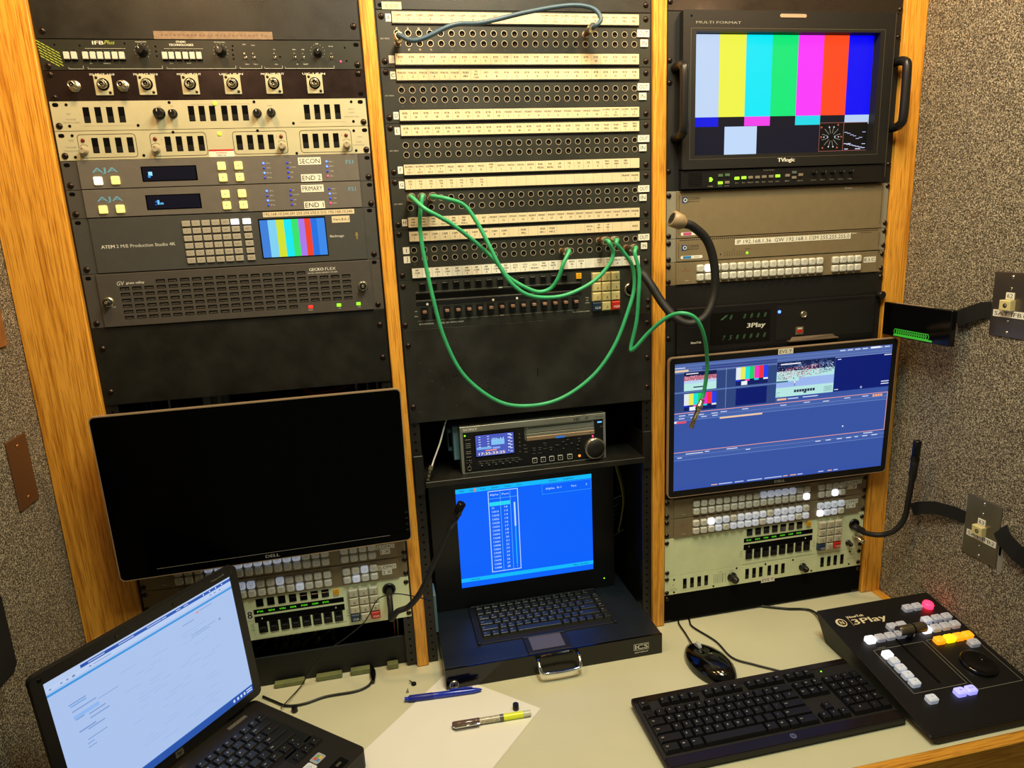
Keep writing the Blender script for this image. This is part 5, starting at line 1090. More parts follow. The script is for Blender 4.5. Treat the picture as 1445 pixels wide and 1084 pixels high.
def evs(s_):
    mb = MB().use(SCR); ox, oy = s_[0], s_[2]; sx = (s_[1]-s_[0])/480; sy = (s_[3]-s_[2])/270
    def q(a, b, c, d, col, k=0): mb.quad(ox+a*sx, ox+b*sx, oy+c*sy, oy+d*sy, -1.1+k*.04, col)
    q(0, 480, 0, 270, '36529f'); q(0, 480, 0, 18, '5068a8', 1); q(58, 220, 8, 17, '34468a', 2); q(0, 480, 96, 102, '3a55a0', 1)
    for v_, c in ((5, '7088c0'), (11.5, '7088c0'), (17, '8aa0d0')): q(0, 480, v_, v_+.8, c, 2)
    q(0, 29, 13, 17, 'e8c8a0', 3); q(0, 220, 18, 100, '2c447c', 2)
    q(0, 222, 58, 61, '5a74b0', 3); q(109.5, 110.3, 18, 100, '8aa0d0', 4); q(0, 222, 19, 20, '7088c0', 3)
    for a, b, c, d in ((20, 89, 19, 57),):
        q(a, b, c, 27, '101848', 4); q(a, b, 27, 36, 'c06a80', 4); q(a, b, 36, 45, 'b8d0f0', 4); q(a, b, 42, d, 'b8e8e0', 5); q(40, 62, 49, 51.5, '20284c', 6); q(24, 50, 21, 23, 'e8e0f0', 6)
    def mini(a, b, c, d):
        W_ = (b-a)/7
        for i, cc in enumerate(['dfe8f0', 'e8e858', '20e0d8', '20d060', 'f030c0', 'f03040', '2040e8']): q(a+W_*i, a+W_*(i+1), c, c+(d-c)*.68, cc, 5)
        q(a, b, c+(d-c)*.68, d, '0a1c60', 5)
        for i, cc in enumerate(['1830d0', None, 'f040b0', None, '20c8d0', None, 'e0e8f0']):
            if cc: q(a+W_*i, a+W_*(i+1), c+(d-c)*.68, c+(d-c)*.78, cc, 6)
        q(a+W_*1.2, a+W_*2.5, c+(d-c)*.78, d, 'e8f0f8', 6)
    mini(131, 201, 18.5, 56); mini(20.5, 90, 63, 98.5); q(132, 200, 62.5, 98, '04186a', 5)
    # arena picture: stands, court
    a, b, c, d = 220.5, 350, 16, 90; q(a, b, c, d, 'b4e4e0', 4); q(a, b, c, 36, '0e1c4c', 5); q(a, b, 58, 70, '9ab4ec', 5); q(a+50, b, 52, 62, '9ab4ec', 6)
    rnd = random.Random(3)
    for i in range(650):
        x_ = rnd.uniform(a+1, b-3); f = (x_-a)/(b-a); top = 31-8*f; bot = 56-13*f; y_ = rnd.uniform(top, bot)
        cc = rnd.choice(['c86a84', 'e8a8b0', '803050', 'd8d0e0', '40305c', 'f0e4ec', 'b85070', '1c2450'] if f < .75 else ['20305c', 'b8c8e8', '101c48', '7080b0'])
        q(x_, x_+rnd.uniform(.8, 2.4), y_, y_+rnd.uniform(.7, 1.8), cc, 7)
    for i in range(130):
        x_ = rnd.uniform(a+1, b-8); q(x_, x_+rnd.uniform(2, 7), (y_ := rnd.uniform(18, 30)), y_+.5, rnd.choice(['30508c', '506ea8', '8aa0d0']), 7)
    for i in range(120):
        x_ = rnd.uniform(21, 88); y_ = rnd.uniform(26, 36); q(x_, x_+1.4, y_, y_+1.2, rnd.choice(['c86a84', 'e8b8c0', '803050', 'f0e4ec', '30305c']), 7)
    q(a+8, a+52, 20, 22.5, 'e8e8f8', 8); q(a, a+26, 56, 59, '2c6a78', 8)
    q(a+40, a+42, 58, 63, 'f4f4f8', 8); q(a+40.3, a+41.7, 63, 68, '283048', 8)
    for i in range(8): q(261+i*6, 266+i*6, 77, 82.5, rnd.choice(['28304c', '303c70', 'd8e0e8', '182040']), 8)
    q(283, 289, 82.5, 86, '38406c', 8)
    for a_, b_, c_, d_ in ((329, 347, 76, 76.6), (329, 347, 86, 86.6), (329, 329.6, 76, 86), (346.4, 347, 76, 86), (222.5, 230, 80, 80.6), (222.5, 230, 88, 88.6), (222.5, 223, 80, 88)): q(a_, b_, c_, d_, '507080', 8)
    for i in range(3): q(331, 345, 78+i*2.6, 79+i*2.6, '6a8898', 8)
    q(351, 480, 18, 90, '04196e', 4); q(356, 364, 21, 22.6, 'd8e0f8', 5); q(463, 480, 20, 22, 'd8e0f8', 5); q(461, 479, 77, 79, 'd8e0f8', 5); q(461, 479, 82, 84, 'd8e0f8', 5); q(353, 362, 85, 86.6, 'd8e0f8', 5); q(413, 417, 84, 88, 'a8b4d8', 5)
    q(224, 245, 93, 97, 'f0b890', 6); q(248, 272, 94, 96, 'd0d8f8', 6); q(282, 316, 93.5, 95.5, 'd0d8f8', 6)
    q(0, 480, 102, 103.2, 'f0a8a0', 6); q(0, 480, 185.5, 186.7, 'f0a8a0', 6); q(478.6, 479.8, 102, 186.5, 'f0a8a0', 6)
    q(0, 480, 103.5, 118, '4460a6', 2); q(0, 480, 111, 111.6, '7a94d0', 3); q(0, 480, 118, 119, '6a88cc', 3); q(98.5, 192.5, 119, 122.5, 'f0c8a0', 6); q(0, 8, 119, 123, 'f0f0f8', 6); q(5, 26, 119.5, 124, 'e05068', 7)
    for x_ in (10, 30, 50, 80, 100, 147, 232, 285, 329, 378, 420): q(x_, x_+14, 106+(x_ % 3), 107.6+(x_ % 3), 'd8e0f8', 6)
    for x_ in (10, 35, 58, 82): q(x_, x_+12, 113, 114.6, 'd8e0f8', 6)
    for i in range(4): q(444+i*6, 449+i*6, 105, 110, 'f0a880', 6)
    q(378, 381, 167, 170, 'e8f0f8', 6)
    q(0, 480, 187.5, 203, '405ca4', 2); q(0, 480, 194, 194.6, '7a94d0', 3); q(0, 480, 203, 204, '6a88cc', 3)
    for x_, y_, l_ in ((8, 197, 10), (26, 190, 38), (68, 189, 10), (116, 189, 24), (159, 195, 10), (318, 195, 12), (342, 195, 12), (368, 195, 12), (390, 195, 12), (410, 195, 8), (428, 195, 12), (450, 195, 14), (430, 189, 22)): q(x_, x_+l_, y_, y_+1.8, 'd8e0f8', 6)
    q(0, 480, 262, 270, '3450a4', 2)
    for x_, l_, cc in ((84, 14, 'f0b890'), (101, 30, 'c0ccf0'), (137, 20, 'c0ccf0'), (165, 34, 'c0ccf0'), (205, 40, 'c0ccf0'), (248, 10, 'f0b890'), (264, 14, 'f0b890'), (281, 12, 'c0ccf0'), (330, 12, 'c0ccf0'), (352, 10, 'f0b890'), (366, 10, 'c0ccf0')): q(x_, x_+l_, 265, 267, cc, 6)
    for i in range(7): q(360+i*17, 372+i*17, 2.5, 4.6, 'd0d8f4', 6) if i not in (4,) else None
    q(430, 452, 1.5, 5, 'f0f4ff', 6); q(0, 22, 8, 10, 'd0d8f4', 6)
    return mb
cR = Vector((1.2731, -.0291, 1.2031))
e, pt, B, W, H = dell('lit monitor showing blue editing windows, with an EVS Y label on its bezel', cR, (math.radians(2.03), math.radians(-.59), math.radians(-1.76)), .503, .299, (12.5, 490.5, 13.5, 284), evs, frame_m=mat('tan_metal_rim', 'b89c80', .3, metal=.35))
mb = MB().use(PAPERW); mb.box(232, 265, 1.5, 13, 0, .3); q = pt('paper_label', mb, sub=None); mb = MB().use(INK); mb.text('EVS Y', 248.5, 7.2, 7, .4, w=27); l_ = link('lettering', mb.data('lettering'), q)
mb = MB().use(BLKM); mb.box(W/2-50, W/2+50, H/2-50, H/2+50, -14, -12); mb.box(W/2-18, W/2+18, H/2-18, H/2+18, -100, -14); pt('mounting_arm', mb)

# ================================================================ gooseneck microphones
def goose(label, pts, r, head=None, cam_end=None, tan=False):
    o = pts[0].copy(); e = link('gooseneck_microphone', None, None, o); e.empty_display_size = .02; tag(e, label, 'microphone', 'gooseneck microphones')
    mb = MB().use(BLKM); mb.X = Matrix.Translation(-o); mb.tube(pts[:-1], r, 14, steps=10); 
    link('gooseneck', mb.data('gooseneck'), e)
    mb = MB().use(BLKP); mb.X = Matrix.Translation(-o); a, b = pts[-2], pts[-1]; d_ = (b-a).normalized(); L = (b-a).length
    if tan:
        mb.use(mat('tan_collar', '9a8464', .4)); mb.tube([a, a+d_*L*.3, b-d_*.001, b], [r*1.15, r*1.75, r*1.85, r*1.5], 20, steps=1); mb.use(BLKP); mb.tube([b-d_*.001, b+d_*.0006], r*1.3, 16, steps=1)
    else:
        mb.tube([a-d_*.01, a, a+d_*L*.45, a+d_*L*.46], [r, r*1.35, r*1.35, r*1.2], 16, steps=1); mb.use(SCREWM); mb.tube([a+d_*L*.46, a+d_*L*.54], r*1.5, 16, steps=1); mb.use(BLKG); mb.tube([a+d_*L*.54, b-d_*.001, b], [r*1.35, r*1.4, r*1.15], 16, steps=1)
    link('capsule', mb.data('capsule'), e)
    return e
goose('black gooseneck microphone rising from the left cream panel in front of the blue text screen', [Vector((.443, -.004, .930)), Vector((.443, -.030, .930)), Vector((.4435, -.046, .912)), Vector((.443, -.052, .895))]+A((561, 863, -.065), (577, 856, -.07), (594, 835, -.08), (610, 800, -.09), (626, 765, -.10), (638, 738, -.11), (652, 710, -.12)), .0056)
goose('black gooseneck microphone curling past the slim khaki frame to a tan collar', [Vector((X0[1]+.440, -.004, z-12*0-.0))*0+Vector((.9509, -.004, 1.4868))]+A((903, 386, -.03), (917, 400, -.05), (935, 428, -.07), (955, 450, -.09), (975, 457, -.10), (996, 446, -.105), (1008, 415, -.10), (1008, 375, -.10), (998, 340, -.10), (978, 320, -.10), (966, 316, -.10), (948, 308, -.10)), .0078, tan=True)
goose('black gooseneck microphone at the right rack post, curving up along the carpeted wall', [Vector((1.4828, -.004, .9222)), Vector((1.4828, -.030, .922))]+A((1206, 744, -.045), (1220, 752, -.055), (1242, 755, -.07), (1262, 749, -.09), (1276, 732, -.10), (1282, 705, -.11), (1288, 672, -.12), (1295, 622, -.125)), .0056)
# ribs of the corrugated neck
# ================================================================ laptop
LR = Vector((.185, -.0716)); th = math.radians(49.0)
LP = Unit('laptop', 'open black laptop showing a pale web page, beside the white paper', 'laptop', (LR.x, LR.y, .7508), (0, 0, 0), rz=th)
W, Dp = 334, 275
LP.set((-.334, .006, .0345), -math.pi/2)
mb = MB().use(BLKM); mb.prism(rr(0, W, 0, Dp, 12, 5), -32, -2, 0); mb.use(mat('laptop_deck_black', '1d1a18', .4, bump=.1)); mb.prism(rr(0, W, 0, Dp, 12, 5), -2, 0, .8); B = LP.part('base', mb)
mb = MB().use(BLKP); mb.prism(rr(22, 312, 48, 172, 3), 0, .3); mb.prism(rr(254, 316, 168, 195, 3), 0, .3); LP.part('keyboard_well', mb, sub=B)
mb = MB().use(mat('tan_mesh', '5a554a', .5, noise=.5, nscale=700)); mb.box(258, 296, 22, 30, 0, .4); LP.part('vent', mb, sub=B)
lr = [(0, 0, [(.9, 'esc')]+[(.9, 'f%d' % i) for i in range(1, 13)]+[(.95, 'ins'), (.95, 'del'), (.85, 'prt'), (.85, 'scr')][:4])]
m1 = [(r_, s_, k_) for r_, s_, k_ in MAIN]
keys(LP, lr+m1+[(5, 0, [(1.2, 'ctrl'), (1, 'fn'), (1, 'win'), (1.1, 'alt'), (5.2, ''), (1.1, 'alt'), (1, 'app'), (1.1, 'ctrl'), (1, '<'), (1, '>')]), (5.0, 13.75, [(1, '_')]), (4, 15.0-.2, [(1, '^')])][:1], 18.6, 19.4, 25, 58, .3, 17.6, BLKP, 4.5, th=3.0)
keys(LP, [(0, 0, [(1, '^')]), (1, -1, [(1, '<'), (1, 'v'), (1, '>')])], 18.6, 18, 277, 158+12, .3, 16, BLKP, 4.5)
for a, b, c, d, m_, nm in ((270, 291, 208, 226, mat('windows_sticker', '9aa0a4', .4), 'windows_sticker'), (246, 268, 210, 230, mat('white_sticker', 'd4d8dc', .4), 'processor_sticker')):
    mb = MB().use(m_); mb.prism(rr(a, b, c, d, 3), 0, .3)
    if 'windows' in nm:
        for (i, j, cc) in ((0, 0, 'c8503c'), (1, 0, '6aa04a'), (0, 1, '4a88c0'), (1, 1, 'd8b040')): mb.use(mat('flag_'+cc, cc, .4)); mb.box(a+5+i*6, a+10.5+i*6, c+3.5+j*6, c+9+j*6, .3, .4)
    else: mb.use(mat('sticker_blue', '3c78b0', .5)); mb.frame(circ((a+b)/2-1, (c+d)/2-1, 7.5, 20, .7), circ((a+b)/2-1, (c+d)/2-1, 6.8, 20, .7), .3, .4, .3); mb.text('intel', (a+b)/2-1, (c+d)/2-1, 3.4, .4)
    LP.part('sticker', mb, sub=B)
mb = MB().use(BLKG); mb.prism(rr(272, 300, 248, 268, 3), 0, .8, .4); mb.use(NICKEL); mb.box(281, 291, 255, 260, .8, 1.0); LP.part('fingerprint_reader', mb, sub=B)
mb = MB().use(BLKG); mb.box(118, 196, 206, 256, 0, .3); LP.part('touchpad', mb, sub=B)
mb = MB().use(BLKP); mb.lathe(0, 0, [(4, 0), (4, 30)], 10); 
for u_ in (30, 290):
    h_ = MB().use(BLKP); h_.tube([P(u_-14, 4, 3), P(u_+14, 4, 3)], .0055, 12, steps=1); LP.part('hinge', h_, sub=B)
# lid: leans back a little
LP.set((-.334, -.0045+.006, .2915), math.radians(-2.4))
LP.set((-.334, .0, .300), math.radians(-2.4))
mb = MB().use(BLKM); mb.prism(rr(0, W, 0, 262, 10, 5), -11, -1.5)
mb.use(BLKP); mb.frame(rr(0, W, 0, 262, 10, 5), rr(15, 319, 17, 247-0, 1, 5), -1.5, 0, -1.4); Ld = LP.part('lid', mb, rot=math.radians(-1.66))
mb = MB().use(SCR); kx, ky = 1.0, 230/228
def q(a, b, c, d, col, k=0): mb.quad(15+a, 15+b, 17+c*ky, 17+d*ky, -1.3+k*.03, col)
q(0, 304, 0, 228, 'a9c1ea'); q(0, 304, 0, 9, 'b4c8ec', 1); q(49, 304, 3.5, 8.5, '2a58b0', 2); q(49, 100, 3.5, 8.5, '2450a8', 3)
q(0, 304, 9, 16, 'b8ccf0', 2); q(0, 304, 19, 22.5, '3f94dc', 3); q(0, 304, 216, 228, '2a54a8', 3); q(0, 304, 214.5, 216, '2c60b8', 3)
for i, x_ in enumerate((60, 105, 150, 175, 200, 214)): q(x_, x_+24 if i < 3 else x_+8, 5.4, 6.6, 'c8d8f8', 4)
for x_ in (250, 262, 274, 286): q(x_, x_+2, 5, 7, 'e0ecff', 4)
for x_ in (5, 20, 28, 60, 262, 270, 280): q(x_, x_+3, 12, 14, '7088b0', 4)
q(66, 92, 12, 13.2, '8098c0', 4); q(36, 40, 11.5, 14.5, '7088b0', 4)
bx = [(22, 46, 50, 52), (24, 58, 62, 64), (26, 38, 76, 78), (44, 68, 79, 81), (44, 72, 86, 88), (38, 62, 100, 102), (26, 50, 96, 98.5), (34, 62, 115, 116.5), (32, 42, 121, 122.5), (32, 44, 127, 128.5), (60, 90, 66, 67), (238, 262, 27, 28.2), (205, 226, 36, 37.4), (215, 262, 60, 61), (215, 250, 64, 65), (268, 272, 60, 64)]
for a, b, c, d in bx: q(a, b, c, d, '7d9cd0', 4)
q(24, 60, 70, 76, '8cb4ec', 3); q(24, 46, 54, 55.4, '4f98dc', 4)
rnd = random.Random(5)
for i in range(60): x_ = rnd.choice((90, 130, 175, 215))+rnd.uniform(0, 30); y_ = 50+rnd.randint(0, 26)*5.6; q(x_, x_+rnd.uniform(8, 26), y_, y_+.7, '94afde', 3)
q(232, 236, 27, 30, 'e08a80', 5)
for x_ in (262, 270, 277, 284): q(x_, x_+3.5, 219, 224, 'c8dcff', 5)
q(290, 302, 218.5, 220.5, 'd0e0ff', 5); q(290, 302, 222.5, 224.5, 'd0e0ff', 5)
LP.part('screen', mb, sub=Ld, label='pale blue web page')
mb = MB().use(INKG); mb.text('Compaq nx6125', 296, 8, 2.6, .1, w=26); 
mb.use(NICKEL); mb.prism(rr(160, 174, 249.5, 260.5, 1), 0, .3); mb.use(BLKG); mb.text('hp', 167, 255, 5.5, .4, shear=.25, bold=.4); LP.part('brand_badge', mb, sub=Ld)
mb = MB().use(BLKG)
for u_ in (12, 322, 120, 214): mb.lathe(u_, 9, [(3, 0), (2.4, 1.2)], 12)
LP.part('rubber_bump', mb, sub=Ld)

# ================================================================ keyboard, mouse, controller
K = Unit('computer_keyboard', 'black full-size computer keyboard in front of the mouse on the desk', 'keyboard', (.857, -.393, .7508), (0, 0, 0), rz=math.radians(.3))
K.set((0, .163, .0205), math.radians(-90+2.6))
mb = MB().use(BLKM); mb.prism(rr(0, 438, 0, 163, 5, 4), -9, 0, 1.5)
mb.use(mat('brown_black_gloss_plastic', '1a1311', .2)); mb.prism(rr(2, 436, 2, 16, 3), 0, 1, .5); mb.prism(rr(2, 436, 141, 161, 4), 0, 1.4, .7); B = K.part('case', mb)
rows = [(0, 0, [(1, 'Esc'), (1, None)]+[(1, 'F%d' % i) for i in range(1, 5)]+[(.5, None)]+[(1, 'F%d' % i) for i in range(5, 9)]+[(.5, None)]+[(1, 'F%d' % i) for i in range(9, 13)]+[(.25, None), (1, 'Prt'), (1, 'Scr'), (1, 'Pse')])]
off_ = [(r_+.35, s_, k_) for r_, s_, k_ in MAIN]
rows += off_+[(5.35, 0, [(1.5, 'Ctrl'), (1, 'W'), (1.25, 'Alt'), (6, ''), (1.25, 'Alt'), (1, 'W'), (1, 'Mn'), (2, 'Ctrl')])]
rows += [(1.35, 15.25, [(1, 'Ins'), (1, 'Hm'), (1, 'Pg')]), (2.35, 15.25, [(1, 'Del'), (1, 'End'), (1, 'Pg')]), (4.35, 16.25, [(1, '^')]), (5.35, 15.25, [(1, '<'), (1, 'v'), (1, '>')])]
rows += [(1.35, 18.5, [(1, 'Nm'), (1, '/'), (1, '*'), (1, '-')]), (2.35, 18.5, [(1, '7'), (1, '8'), (1, '9'), (1, '+')]), (3.35, 18.5, [(1, '4'), (1, '5'), (1, '6'), (1, ' ')]), (4.35, 18.5, [(1, '1'), (1, '2'), (1, '3'), (1, 'En')]), (5.35, 18.5, [(2, '0'), (1, '.'), (1, ' ')])]
keys(K, rows, 18.9, 19.0, 7, 26, .2, 18, BLKP, 7.5, th=2.9)
mb = MB().use(NICKEL); mb.prism(circ(228, 151, 5.5, 20), 1.4, 1.7); mb.use(BLKG); mb.text('hp', 228, 151, 4.5, 1.8, shear=.25, bold=.3); K.part('brand_badge', mb, sub=B)
K.part('indicator_light', led_mesh(LEDG, 1.6, .8), (372, 24, .4), label='small green light')
M = Unit('computer_mouse', 'glossy black computer mouse between the drawer and the keyboard', 'mouse', (1.047, -.163, .7508), rz=math.radians(9))
mb = MB().use(BLKG); R = []; n_ = 28
prof = [(0, 1.0), (.25, 1.03), (.5, .99), (.75, .80), (.9, .52), (.98, .22), (1.0, .03)]
for h_, s_ in prof:
    ring = []
    for i in range(n_):
        t = 2*math.pi*i/n_; yy = math.cos(t); xx = math.sin(t); wx = .036*(1-.10*math.cos(2*t)*.5)*(1+.05*yy*-1)
        x_ = xx*wx*s_; y_ = yy*.066*(s_ if h_ < .6 else s_**.8); tilt = 1-.22*max(0, yy); ring.append(Vector((x_, y_, .034*h_*(1-.28*abs(yy)**2*0)*tilt)))
    R.append([ring[-i] for i in range(n_)])
mb.ring(R, True); bd = link('body', mb.data('body'), M.e)
mb = MB().use(mat('pale_wheel', 'b0b4b8', .4)); mb.X = Matrix.Translation((0, .038, .0235)); mb.tube([(-.0035, 0, 0), (.0035, 0, 0)], .0085, 16, steps=1); link('scroll_wheel', mb.data('scroll_wheel'), M.e)
mb = MB().use(VOID); 
for x_ in (-.006, .006): mb.wbox(x_-.0004, x_+.0004, .018, .050, .016, .0262)
link('button_gap', mb.data('button_gap'), bd)
mb = MB().use(NICKEL)
mb.text('hp', 0, 0, 5, 0); mb.X = None
me_ = MB().use(INKG); me_.X = Matrix.Translation((0, -.003, .0345)) @ Matrix.Rotation(-math.pi/2, 4, 'X'); me_.text('hp', 0, 0, 5, 0, shear=.2); link('brand_lettering', me_.data('brand_lettering'), bd)
inv = M.e.matrix_basis.inverted()
mb = MB().use(BLKP); mb.X = inv; q_ = [M.e.matrix_basis @ Vector((.001, .052, .014))]+[at(x_, y_, Z=.7545) for x_, y_ in ((971, 900), (966, 892), (958, 880), (957, 872))]+[Vector((1.066, .03, .7535))]
mb.tube(q_, .0017, 8); link('cord', mb.data('cord'), M.e)
mb = MB().use(BLKP)
cable('keyboard_cable', 'black keyboard cable running past the mouse to the rack', [(K.e.location.x+.325, -.236, .7555), at(1107, 949, Z=.7535), at(1065, 938, Z=.7535), at(1033, 928, Z=.7535), at(1010, 905, Z=.7535), at(978, 885, Z=.7535), at(973, 876, Z=.7535), (1.092, .03, .7535)], .0019, BLKP)
cable('controller_cable', 'black cable from the replay controller back under the right rack', [(1.325, -.139, .775), at(1146, 862, Z=.756), at(1110, 859, Z=.754), at(1080, 856, Z=.754), at(1057, 853, Z=.754), (1.20, .03, .7545)], .0024, BLKP)

# replay controller
CT = Unit('replay_controller', 'black wedge-shaped replay controller with lit buttons and a slider, against the right wall', 'controller', (1.296, -.44, .7508))
TH = -(math.pi/2-math.asin(.052/.3015))
mb = MB().use(BLKM)
x0_, x1_, yb, yf = 1.2955, 1.557, -.1395, -.441
prof = [(yf, .7512), (yf, .764), (yf+.001, .7665), (yb-.001, .8185), (yb, .8165), (yb-.012, .7512)]
cr = MB().use(BLKM); xs_ = [x0_+.009, x0_+.009]
vv = [Vector((x0_+(.016 if z_ < .7513 else 0), y_, z_)) for y_, z_ in prof]+[Vector((x1_-(.004 if z_ < .7513 else 0), y_, z_)) for y_, z_ in prof]
cr.add(vv, [(0, 1, 2, 3, 4, 5), (11, 10, 9, 8, 7, 6)]+[(i+6, (i+1) % 6+6, (i+1) % 6, i) for i in range(6)]); body = wpart(CT, 'body', cr)
CT.set((-.0005, .301, .8200-.7508), TH)
mb = MB().use(mat('controller_black', '0e0e0f', .38, bump=.1, bscale=900)); mb.prism(rr(0, 262, 0, 305, 3), -2.2, 0, 1.0); B = CT.part('top_plate', mb)
mb = MB().use(PAPER); mb.text('NewTek', 66, 31.5, 6.0, .2, w=36, bold=.8); mb.text('3Play', 87, 48, 14, .2, w=74, bold=1.4)
mb.frame(circ(27, 42, 11, 24, 1.0), circ(28.5, 42, 8, 24, 1.0), 0, .2, 0); mb.text('N', 28, 42, 9, .25, bold=.6, w=7); mb.box(46.5, 47.1, 28, 55, 0, .2)
CT.part('brand_lettering', mb, sub=B)
mb = MB().use(INKG)
def outline(a, b, c, d, skip=None):
    for q in ((a, b, c, c+.6), (a, b, d-.6, d), (a, a+.6, c, d), (b-.6, b, c, d)): mb.box(*q, 0, .15)
outline(38, 148, 120, 224); outline(155, 250, 119, 240); mb.use(VOID); mb.box(186, 235, 118, 121, .1, .2); mb.use(INKG); mb.text('T-BAR SPEED', 58, 117, 2.2, .15); CT.part('outline_print', mb, sub=B)
mb = MB().use(VOID); mb.prism(rr(98, 103, 100, 214, 2), 0, .25); mb.box(120, 142, 122, 212, 0, .2) if 0 else None; CT.part('slider_slot', mb, sub=B)
def cb(m, u_, v_, t_=None, w_=19, h_=15): 
    mb = MB().use(m); mb.prism(rr(-w_/2, w_/2, -h_/2, h_/2, 3.5), 0, 10, 2.4)
    if t_: mb.use(INK); mb.text(t_, 0, 0, 3.4, 10.1)
    CT.part('button', mb, (u_, v_, 0))
for u_, t_ in ((181.5, 'A'), (203, 'B')): cb(BTNC, u_, 38, t_)
mb = MB().use(BTNR); mb.lathe(0, 0, [(10.5, 0), (10.5, 6), (9, 9), (6, 10)], 24); CT.part('button', mb, (230, 38.5, 0), label='glowing red record button')
for i, u_ in enumerate((193, 216.5, 239)): cb(BTNH if i == 0 else BTNC, u_, 76, 'CDE'[i])
for i, u_ in enumerate((172.5, 194.5, 216, 238)): cb(BTNL if i == 0 else BTNC, u_, 98, 'QRST'[i])
for i, u_ in enumerate((176, 198, 218.5, 239)): cb(BTNAA if i == 1 else BTNA, u_, 128, 'FGHI'[i], 20)
cb(BTNC, 234, 148, 'J', 21)
for u_ in (113, 134): cb(BTNC, u_, 77, '-')
for i, u_ in enumerate((48, 69.5, 91, 113, 134)): cb(BTNL if i == 0 else BTNC, u_, 98, 'KLMNO'[i] if i else None)
for i, v_ in enumerate((138, 155, 172, 189, 206)): cb(BTNL if i == 0 else BTNH, 53.5, v_, None if i == 0 else str(i), 18, 15)
cb(BTNH, 56, 243, '+'); cb(BTNB, 115.5, 241, 'IN'); cb(BTNB, 137.5, 241, 'OUT')
mb = MB().use(KNOBB); mb.box(-3, 3, -6, 6, 0, 18, 1); mb.use(mat('brushed_bar', '6d6552', .3, metal=.7)); mb.tube([P(-26, 0, 22), P(-24, 0, 22), P(28, 0, 22), P(30, 0, 22)], [.0085, .0095, .0095, .0085], 24, steps=1); mb.use(CHROME); mb.tube([P(-29, 0, 22), P(-26, 0, 22)], .0096, 24, steps=1); mb.use(VOID); mb.tube([P(1, 0, 22), P(4, 0, 22)], .0098, 20, steps=1)
CT.part('slider_bar', mb, (128, 106, 0), label='round metal slider bar')
mb = MB().use(BLKG); mb.lathe(0, 0, [(31, 0), (31, 5), (29, 7), (22, 7.5), (20, 6.5), (4, 6)], 40); mb.lathe(14, -6, [(7.5, 6), (7, 7.5), (3, 7)], 18); CT.part('jog_wheel', mb, (203, 192, 0))

# ================================================================ desk items
def zc(x_, y_, zz): return at(x_, y_, Z=zz)
mb = MB().use(SHEET); base = zc(630, 1000, .7505)
p2_, p3_ = zc(634, 951, .7505), zc(763, 1000, .7505); e1 = (p3_-p2_).normalized(); e2 = Vector((e1.y, -e1.x, 0)); p2_ = p3_-e1*.2159
vs = []
for i in range(9):
    for j in range(11):
        a_, b_ = i/8*.2159, j/10*.2794; q = p2_+e1*a_+e2*b_-base; q.z = .0003+(.0012*(max(0, b_-.18)/.1)**2)*0; vs.append(q)
fs = [(i*11+j, i*11+j+1, (i+1)*11+j+1, (i+1)*11+j) for i in range(8) for j in range(10)]
mb.add(vs, [f[::-1] for f in fs]); n0 = len(vs)
mb.add([v+Vector((0, 0, -.0003)) for v in vs], fs)
o = link('paper_sheet', mb.data('paper_sheet'), None, base); tag(o, 'blank white sheet of paper lying askew on the desk under the pens', 'paper')
def lying(name, label, cat, a, b, profs, extra=None):
    """pen lying from a to b; profs: list of (material, [(t, r)...]) along its length"""
    d_ = (b-a); L = d_.length; dn = d_.normalized(); rm = max(r for _, pf in profs for _, r in pf)
    e = link(name, None, None, a); tag(e, label, cat)
    for pn, m_, pf in [(q[0], q[1], q[2]) for q in extra_profs]: pass
    return e
def pen(name, label, cat, a, b, parts):
    L = (b-a).length; dn = (b-a).normalized(); e = link(name, None, None, a); e.empty_display_size = .01; tag(e, label, cat)
    for pn, m_, pf, lab in parts:
        mb = MB().use(m_); mb.tube([dn*(L*t) for t, r in pf], [r for t, r in pf], 16, steps=1); o = link(pn, mb.data(pn), e)
        if lab: o['label'] = lab
    return e, dn, L
a, b = zc(571, 987, .7562), zc(680, 973, .7562)
BLU = mat('blue_translucent_plastic', '1a35b8', .18, spec=.6)
e, dn, L = pen('ballpoint_pen', 'blue retractable ballpoint pen at the foot of the drawer lock', 'pen', a, b, [('barrel', BLU, [(0.045, .004), (.06, .0055), (.55, .0058), (.9, .0048), (.97, .0028), (1.0, .0012)], None), ('button', BLU, [(0, .0038), (.045, .0038)], None), ('grip', mat('dark_blue_grip', '101c8c', .45), [(.06, .0057), (.065, .0061), (.36, .0061), (.365, .0057)], None)])
mb = MB().use(BLU); s_ = dn.cross(Vector((0, 0, 1))); mb.tube([dn*L*.58+Vector((0, 0, .0055)), dn*L*.60+Vector((0, 0, .0085)), dn*L*.88+Vector((0, 0, .0075))], .0016, 8, steps=1); link('clip', mb.data('clip'), e)
a, b = zc(638, 1024, .7572), zc(749, 1006, .7572)
e, dn, L = pen('highlighter', 'clear highlighter with yellow ink, lying on the white paper', 'highlighter', a, b, [('cap', mat('smoky_clear_plastic', '5e4a42', .12, spec=.7), [(0.0, .0045), (.02, .0062), (.34, .0062), (.345, .0058)], None), ('barrel', mat('clear_speckled_plastic', 'b0a890', .2, noise=.6, nscale=400), [(.345, .0056), (.60, .0056)], None), ('ring', mat('grey_ring', '5a5852', .3), [(.60, .0058), (.65, .0058)], None), ('ink_chamber', mat('yellow_highlighter_ink', 'd8e028', .3, emit='d0dc20', es=.12), [(.65, .0056), (.90, .0056)], 'bright yellow ink'), ('end', mat('pale_clear_end', 'c8ccb8', .2), [(.90, .0055), (1.0, .0052)], None)])
